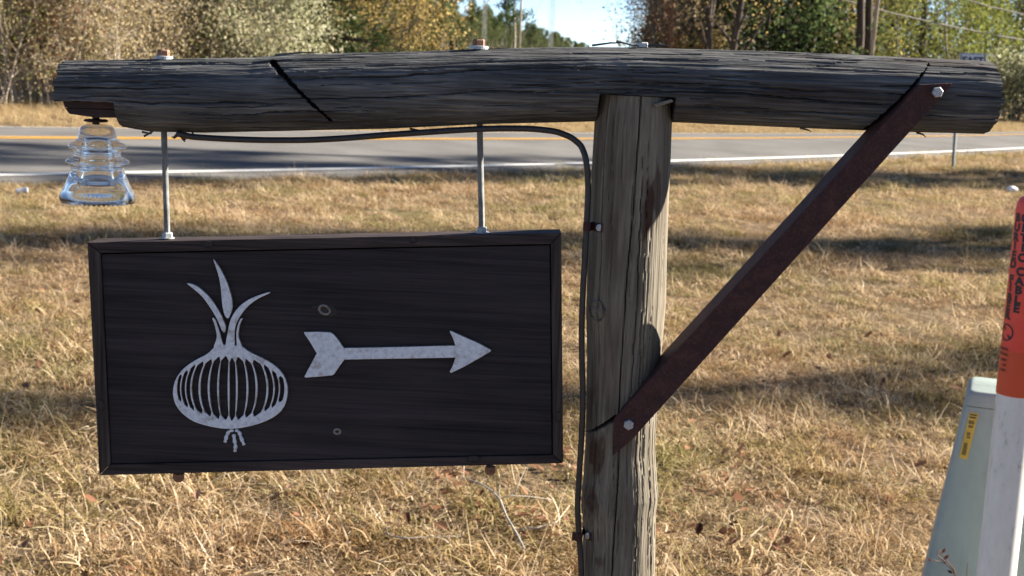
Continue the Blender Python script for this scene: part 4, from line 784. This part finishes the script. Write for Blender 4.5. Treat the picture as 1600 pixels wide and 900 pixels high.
for px, py in ((926, 355), (909, 840)):
    zc_ = PP(px, py, Y0 - .03)[2]; xs_ = np.linspace(PP(px - 15, py, Y0 - .03)[0], PP(px + 15, py, Y0 - .03)[0], 9); xcb = np.interp(zc_, Pi[::-1, 2], Pi[::-1, 0]); ycb = np.interp(zc_, Pi[::-1, 2], Pi[::-1, 1]); V = []
    for x in xs_:
        dx = (x - xcb)/.0048; y = post_front(x, zc_) - .0009 if dx > 1 else (ycb - .0045*math.sqrt(max(1 - dx*dx, 0)) if dx > -1 else ycb)
        y = min(y, post_front(x, zc_) - .0012) if x > np.interp(zc_, Lz, Lx) + .002 else y
        V += [(x, y - .0010, zc_ + .0052), (x, y - .0010, zc_ - .0052), (x, y, zc_ - .0052), (x, y, zc_ + .0052)]
    F = [(4*i+j, 4*i+(j+1) % 4, 4*i+4+(j+1) % 4, 4*i+4+j) for i in range(8) for j in range(4)] + [(0,1,2,3), (35,34,33,32)]
    mb = MB(); mb.add(V, F); st = mb.obj('clamp', M['rust_bolt' if 0 else 'rust'], cab, bevel=.0003)
    c = PP(px + 11, py + 1, Y0 - .03); xs1 = PP(px + 11, py, Y0 - .035)[0]; yf = post_front(xs1, zc_) - .0022
    V = [(xs1 + r*math.cos(a), yf - t, zc_ + r*math.sin(a)) for r, t in ((.0042, 0), (.0040, .0014), (.0012, .0020)) for a in np.linspace(0, 2*math.pi, 14, endpoint=False)]
    mb = MB(); mb.add(V, [(k*14+j, k*14+(j+1) % 14, (k+1)*14+(j+1) % 14, (k+1)*14+j) for k in (0, 1) for j in range(14)] + [tuple(range(28, 42))]); mb.obj('screw', M['galvanised'], st)

# ---------------------------------------------------------------- buried cable marker
YM = 3.06; RM = .0445; L1 = PP(1557, 615, YM); mx_ = float(PP(1557 + 31, 615, YM)[0]); ztop = float(PP(1600, 303, YM)[2]); zor = float(PP(1585, 615, YM)[2])
mk = empty('cable_marker_post', (mx_, YM, 0), 'white round marker post with orange buried cable cap at right edge', 'marker post')
MB().lathe((mx_, YM, 0), [(RM*.985, -.3), (RM*.985, zor + .02)], 48).obj('tube', M['white_plastic'], mk, autos=True)
zl2 = float(PP(1570, 545, YM)[2])
MB().lathe((mx_, YM, 0), [(RM, zor), (RM, ztop - .035), (RM*.97, ztop - .022), (RM*.86, ztop - .011), (RM*.6, ztop - .003), (RM*.2, ztop)], 48).obj('orange_cap', M['orange_plastic'], mk, autos=True)
MB().lathe((mx_, YM, 0), [(RM + .0006, zor + .001), (RM + .0006, zl2)], 48, False).obj('label_band', M['orange_label'], mk, True)
base_az = math.atan2(-YM, -mx_)                   # towards the camera
def wrap(me, co, deg, z, name, m, off=.0011):
    a = base_az + math.radians(deg) + co[:, 0]/RM; r = RM + off; return put(me, np.column_stack([mx_ + r*np.cos(a), YM + r*np.sin(a), z + co[:, 1]]), name, m, mk)
for deg, items in ((-56, [('B',342.5),('U',358),('R',373),('I',387),('E',402),('D',416),('F',440),('I',453),('B',469),('E',483),('R',497)]), (-26, [('O',342),('P',357),('T',373),('I',388),('C',404),('C',426),('A',441),('B',455),('L',470),('E',484)])):
    for ch, y in items:
        me, co = text_mesh(ch, .0255, .0014, sx=1.1); co[:, 1] -= .0082; z = float(PP(1590, y, YM - RM)[2]); wrap(me, co, deg, z, 'letter', M['black_print'])
an = np.linspace(0, 2*math.pi, 40, endpoint=False); zc_ = float(PP(1572, 523, YM - RM)[2])
V = []; r1, r2 = .020, .0165
for a in an: V += [(r1*math.cos(a), r1*math.sin(a)), (r2*math.cos(a), r2*math.sin(a))]
V = np.array(V); me = amesh('no_dig_symbol', np.column_stack([V, 0*V[:, 0]]), [(2*i, 2*i+1, (2*i+3) % 80, (2*i+2) % 80) for i in range(40)]); wrap(me, V, -52, zc_, 'no_dig_symbol', M['black_print'])
bar = np.array([(-.014, .010), (-.010, .014), (.014, -.010), (.010, -.014)]); me = amesh('no_dig_bar', np.column_stack([bar, 0*bar[:, 0]]), [(0, 1, 2, 3)]); wrap(me, bar, -52, zc_, 'no_dig_bar', M['black_print'], .0016)
for s, y in (('BEFORE DIGGING', 549), ('OR CALL', 557), ('AND', 566), ('OF', 574), ('1-7244', 582)):
    me, co = text_mesh(s, .0085, .0003, 'RIGHT'); wrap(me, co, -38 if s != 'OR CALL' else -34, float(PP(1572, y, YM - RM)[2]) - .003, 'small_print', M['black_print'], .0014)

# ---------------------------------------------------------------- utility pedestal
YP = 3.36; AL = -math.atan2(1.2, 3.4); EX = np.array([math.cos(AL), math.sin(AL), 0]); EY = np.array([-math.sin(AL), math.cos(AL), 0]); W_t = .19
FL = PP(1512.5, 616, YP); zt_p = float(PP(1530, 611, YP)[2]); z_s = float(PP(1530, 634, YP)[2]); FB = PP(1445, 900, YP - .09)
slope = float((FB - FL).dot(EX))/(FL[2] - FB[2]); PC = FL + EX*W_t/2 + EY*W_t/2; xcp = float(PC[0])
ped = empty('utility_pedestal', (xcp, float(PC[1]), 0), 'grey green tapered plastic utility pedestal behind the marker post', 'pedestal')
def rr_ring(w, d, z, yc, r=.018):
    P = []
    for sx, sy, a0 in ((1, 1, 0), (-1, 1, 90), (-1, -1, 180), (1, -1, 270)):
        for a in np.linspace(a0, a0 + 90, 5): q = PC + EX*(sx*(w/2 - r) + r*math.cos(math.radians(a))) + EY*(sy*(d/2 - r) + r*math.sin(math.radians(a))); P.append((q[0], q[1], z))
    return P
def taper(z): return W_t - 2*slope*(zt_p - z)
def shell(rings):
    mb = MB(); n = 20; V = [p for r in rings for p in r]; mb.add(V, [(i*n+j, i*n+(j+1) % n, (i+1)*n+(j+1) % n, (i+1)*n+j) for i in range(len(rings)-1) for j in range(n)] + [tuple(range(n-1, -1, -1)), tuple(range((len(rings)-1)*n, len(rings)*n))]); return mb
yc_ = 0
shell([rr_ring(taper(z), taper(z), z, yc_) for z in (-.15, 0, .2, .5, z_s - .002)]).obj('body', M['pedestal_plastic'], ped, autos=True)
shell([rr_ring(taper(z_s) + .004, taper(z_s) + .004, z_s, yc_), rr_ring(taper(zt_p - .012) + .004, taper(zt_p - .012) + .004, zt_p - .012, yc_), rr_ring(taper(zt_p) - .004, taper(zt_p) - .004, zt_p - .003, yc_), rr_ring(taper(zt_p) - .020, taper(zt_p) - .020, zt_p, yc_, .014)]).obj('lid', M['pedestal_plastic'], ped, autos=True)
def onface(px, py):
    d = ray(px, py); t = 3.3
    for _ in range(12): p = CAM + d*t; t -= ((p - PC).dot(EY) + taper(p[2])/2 + .0014)/d.dot(EY)
    return CAM + d*t
stk = [onface(*p) for p in ((1515.3,644), (1529,646.5), (1511,718.7), (1498.3,714.4))]; lab = MB(); lab.prism(stk, tuple(-EY*.0006)); lab = lab.obj('warning_label', M['yellow_label'], ped)
def lab_pt(u, v): a = stk[0] + (stk[1]-stk[0])*u; b = stk[3] + (stk[2]-stk[3])*u; return a + (b - a)*v - EY*.0011
g = np.random.default_rng(9)
for v0, v1, u0_, u1_, k in ((.03, .07, .08, .92, 1), (.085, .13, .08, .92, 1), (.17, .25, .12, .85, 3), (.27, .33, .2, .8, 2), (.43, .50, .25, .75, 2), (.51, .56, .3, .8, 2), (.66, .93, .2, .75, 9)):
    for i in range(k):
        va = v0 + (v1-v0)*i/k; vb = va + (v1-v0)/k*.66; MB().add([lab_pt(u0_, va), lab_pt(u1_ - g.uniform(0, .12), va), lab_pt(u1_ - g.uniform(0, .12), vb), lab_pt(u0_, vb)], [(0, 1, 2, 3)]).obj('print_bar', M['black_print'], lab)

# ---------------------------------------------------------------- route sign by the road
gb = GP(1490, 266); Ye = gb[1]; rs = empty('route_sign', (gb[0], Ye, 0), 'white plate reading EAST on a green steel post by the road', 'road sign')
tp = PP(1499.5, 88, Ye); MB().tube([(gb[0], Ye, -.3), (tp[0]*.5 + gb[0]*.5, Ye, tp[2]*.5), (tp[0] + .06, Ye, tp[2] - .02)], .030, 4).obj('post', M['steel_green'], rs)
pl = [PP(x, y, Ye - .04) for x, y in ((1500,82.5), (1541,84), (1540,106), (1499.5,104.5))]
MB().prism(pl, (0, .006, 0)).obj('plate', M['sign_white'], rs)
ex = (pl[1] - pl[0]); ez = (pl[0] - pl[3]); cen = sum(pl)/4
for a, b in ((0, 1), (1, 2), (2, 3), (3, 0)):
    i0 = pl[a] + (cen - pl[a])*.06; i1 = pl[b] + (cen - pl[b])*.06; MB().add([p + np.array([0, -.004, 0]) for p in (i0, i1, i1 + (cen - i1)*.07, i0 + (cen - i0)*.07)], [(0, 1, 2, 3)]).obj('border', M['sign_blue'], rs)
me, co = text_mesh('EAST', .155, .006); co[:, 1] -= .055; exn = ex/np.linalg.norm(ex); ezn = ez/np.linalg.norm(ez)
put(me, cen + co[:, :1]*exn + co[:, 1:2]*ezn + np.array([0, -.006, 0]), 'lettering', M['sign_blue'], rs)

# ---------------------------------------------------------------- litter, branch, sprig
def lump(name, px, py, size, m, label, cat, seed, flat=.6):
    g = np.random.default_rng(seed); p = GP(px, py); bm = bmesh.new(); bmesh.ops.create_icosphere(bm, subdivisions=4, radius=1)
    for v in bm.verts:
        c = np.array(v.co); k = 1 + .55*(fbm2(c[0]*2.1 + seed, c[1]*2.1 + c[2]*1.7, seed, 3) - .45) + .25*(abs(fbm2(c[0]*6, c[1]*6 + c[2]*5, seed + 3, 2) - .38)); v.co = (p[0] + c[0]*size*k, p[1] + c[1]*size*k*.7, float(ground_z(p[0], p[1])) + .05 + (c[2]*flat + .3)*size*k)
    me = bpy.data.meshes.new(name); bm.to_mesh(me); bm.free(); me.polygons.foreach_set('use_smooth', [True]*len(me.polygons)); return tag(link(name, me, m), label, cat)
lump('plastic_bag', 1581, 302, .070, M['plastic_bag'], 'crumpled white plastic bag in the grass above the orange cap', 'litter', 3)
p = GP(35, 312); can = empty('drink_can', (p[0], p[1], .05), 'crushed silvery can in the grass at the left edge', 'litter'); a = np.array([.9, .25, .15])
mb = MB(); mb.tube([np.array([p[0], p[1], .085]) + a*s for s in (-.058, -.052, -.03, 0, .03, .052, .058)], [.022, .03, .031, .025, .030, .03, .022], 20); mb.obj('body', M['can_metal'], can, autos=True)
mb = MB(); mb.tube([np.array([p[0], p[1], .085]) + a*s for s in (-.0605, -.0585)], [.021, .021], 16); mb.obj('lid', M['galvanised'], can)
def branch(name, paths, label, zlift, m, ref):
    b = GP(*ref); e = empty(name, (b[0], b[1], 0), label, 'branch')
    for path, r in paths:
        P = []
        for x, y, h in path: q = GP(x, y, h); P.append(q)
        mb = MB(); mb.tube(P, list(np.linspace(r, r*.35, len(P))), 6); mb.obj('stem' if r > .003 else 'twig', m, e, True)
branch('fallen_branch', [([(818,856,.10),(808,835,.11),(792,808,.13),(781,780,.15),(770,768,.16),(752,756,.15),(735,750,.14),(724,746,.13),(725,728,.15)], .0046), ([(780,779,.15),(800,774,.16),(830,776,.14),(866,781,.11)], .0022), ([(804,772,.15),(812,752,.18),(822,730,.20)], .002), ([(779,776,.15),(781,758,.18)], .003)], 'pale forked fallen branch in the grass left of the post', .1, M['twig_pale'], (790, 830))
branch('fallen_branch', [([(602,832,.07),(612,838,.08),(640,841,.08),(680,838,.07),(720,838,.08)], .0034), ([(606,836,.07),(603,822,.11)], .003)], 'thin pale branch lying flat in the grass below the sign', .1, M['twig_pale'], (640, 841))
branch('fallen_branch', [([(812,826,.07),(840,825,.08),(870,815,.09),(890,790,.12)], .0045)], 'thin curved dead twig beside the foot of the post', .1, M['twig_tan'], (850, 825))
sb = PP(1490, 900, 2.85); sp = empty('leafy_sprig', (sb[0], 2.85, 0), 'thin sprig with small reddish leaves in front of the pedestal', 'plant')
for path in ([(1498,915),(1488,890),(1476,880),(1462,876),(1452,874)], [(1494,905),(1490,888),(1480,878),(1475,868),(1468,862)], [(1478,880),(1470,872),(1464,866),(1468,858)], [(1510,912),(1511,890),(1512,880)]):
    P = [PP(x, y, 2.85) for x, y in path]; P = ([np.array([P[0][0] + .01, 2.85, 0.0])] + P) if path[0][1] > 904 else P; mb = MB(); mb.tube(P, list(np.linspace(.0016, .0007, len(P))), 5); mb.obj('stem', M['bark_red'], sp, True)
for x, y, a, L in ((1474,861,1.0,.012), (1478,871,.7,.013), (1484,893,-.5,.013), (1452,875,2.6,.008)):
    c = PP(x, y, 2.848); tx = np.array([math.cos(a), .2, math.sin(a)]); ty = np.array([-math.sin(a), .5, math.cos(a)])
    V = [c - tx*L*.6, c + ty*L*.25 - np.array([0, .002, 0]), c + tx*L*.2 + ty*L*.2, c + tx*L*.7, c + tx*L*.2 - ty*L*.22, c - ty*L*.25]
    me = amesh('leaf', V, [(0, 1, 2), (0, 2, 3), (0, 3, 4), (0, 4, 5)], True, {'tone': ('FLOAT', 'FACE', np.full(4, .12, np.float32))}); link('leaf', me, M['leaf_red'], sp)

# ---------------------------------------------------------------- lattice towers, poles, wires
def tower(px, Y, H, w, label, guys):
    X = XP(px, Y, 8); e = empty('lattice_tower', (X, Y, 0), label, 'tower', 'guyed lattice towers'); legs = [(X + w*.58*math.cos(a), Y + w*.58*math.sin(a)) for a in (math.pi/2, math.pi*7/6, math.pi*11/6)]
    for lx, ly in legs: mb = MB(); mb.tube([(lx, ly, 0), (lx, ly, H)], .05, 5); mb.obj('leg', M['steel_grey'], e)
    mb = MB(); k = 0
    for z in np.arange(.5, H, w*1.1):
        for i in range(3):
            a, b = legs[i], legs[(i+1) % 3]; mb.tube([(a[0], a[1], z), (b[0], b[1], min(z + w*1.1, H))], .03, 3, False); mb.tube([(a[0], a[1], z), (b[0], b[1], z)], .025, 3, False)
    mb.obj('bracing', M['steel_grey'], e)['kind'] = 'stuff'
    for zt2, ang, dist in guys:
        mb = MB(); mb.tube([(X, Y, zt2), (X + dist*math.cos(ang), Y + dist*math.sin(ang), .2)], .035, 4); mb.obj('guy_wire', M['steel_grey'], e)
tower(862, 330, 75, .95, 'lattice tower rising in the sky gap right of the tall pine', [(20, 0, 14.5), (38, 0, 22.5), (20, 2.2, 15), (38, 2.2, 22), (20, 4.1, 15), (38, 4.1, 22)])
tower(757, 300, 75, .85, 'lattice tower half hidden behind the distant pines left of the sky gap', [(24, 0, 22), (24, 2.2, 22), (24, 4.1, 22)])
def pole(px, Y, H, r, label, m='bark_pale', lean=0, arm=True):
    X = XP(px, Y, 3); e = empty('utility_pole', (X, Y, 0), label, 'pole'); mb = MB(); mb.tube([(X, Y, -.5), (X + lean*H/2, Y, H/2), (X + lean*H, Y, H)], [r, r*.85, r*.7], 10); mb.obj('shaft', M[m], e, True)
    if arm: MB().box((X + lean*H, Y - r, H - .5), (1.1, .06, .06)).obj('crossarm', M[m], e)
    return X, Y
pole(812, 150, 11, .14, 'pale utility pole in front of the tall pine at the sky gap')
pole(1363, 41.6, 11, .065, 'slim pale pole beside the twin dark pine trunks', 'bark_pale', .03)
def wire(pts, label, r=.012):
    P = np.array(pts); e = tag(MB().tube(P, r, 5).obj('overhead_wire', M['wire_grey'], None, True), label, 'wire')
wire([PP(1180, -38, 43), PP(1318, 0, 43.2), PP(1400, 22, 43.4), PP(1480, 40, 43.7), PP(1560, 56, 44), PP(1680, 76, 44.5), PP(1900, 104, 45)], 'pale overhead wire crossing in front of the right hand pines', .022)
wire([PP(1440, -22, 44), PP(1512, 0, 44), PP(1545, 10, 44), PP(1640, 32, 44.5), PP(1900, 78, 45)], 'short pale wire at the top right corner', .02)
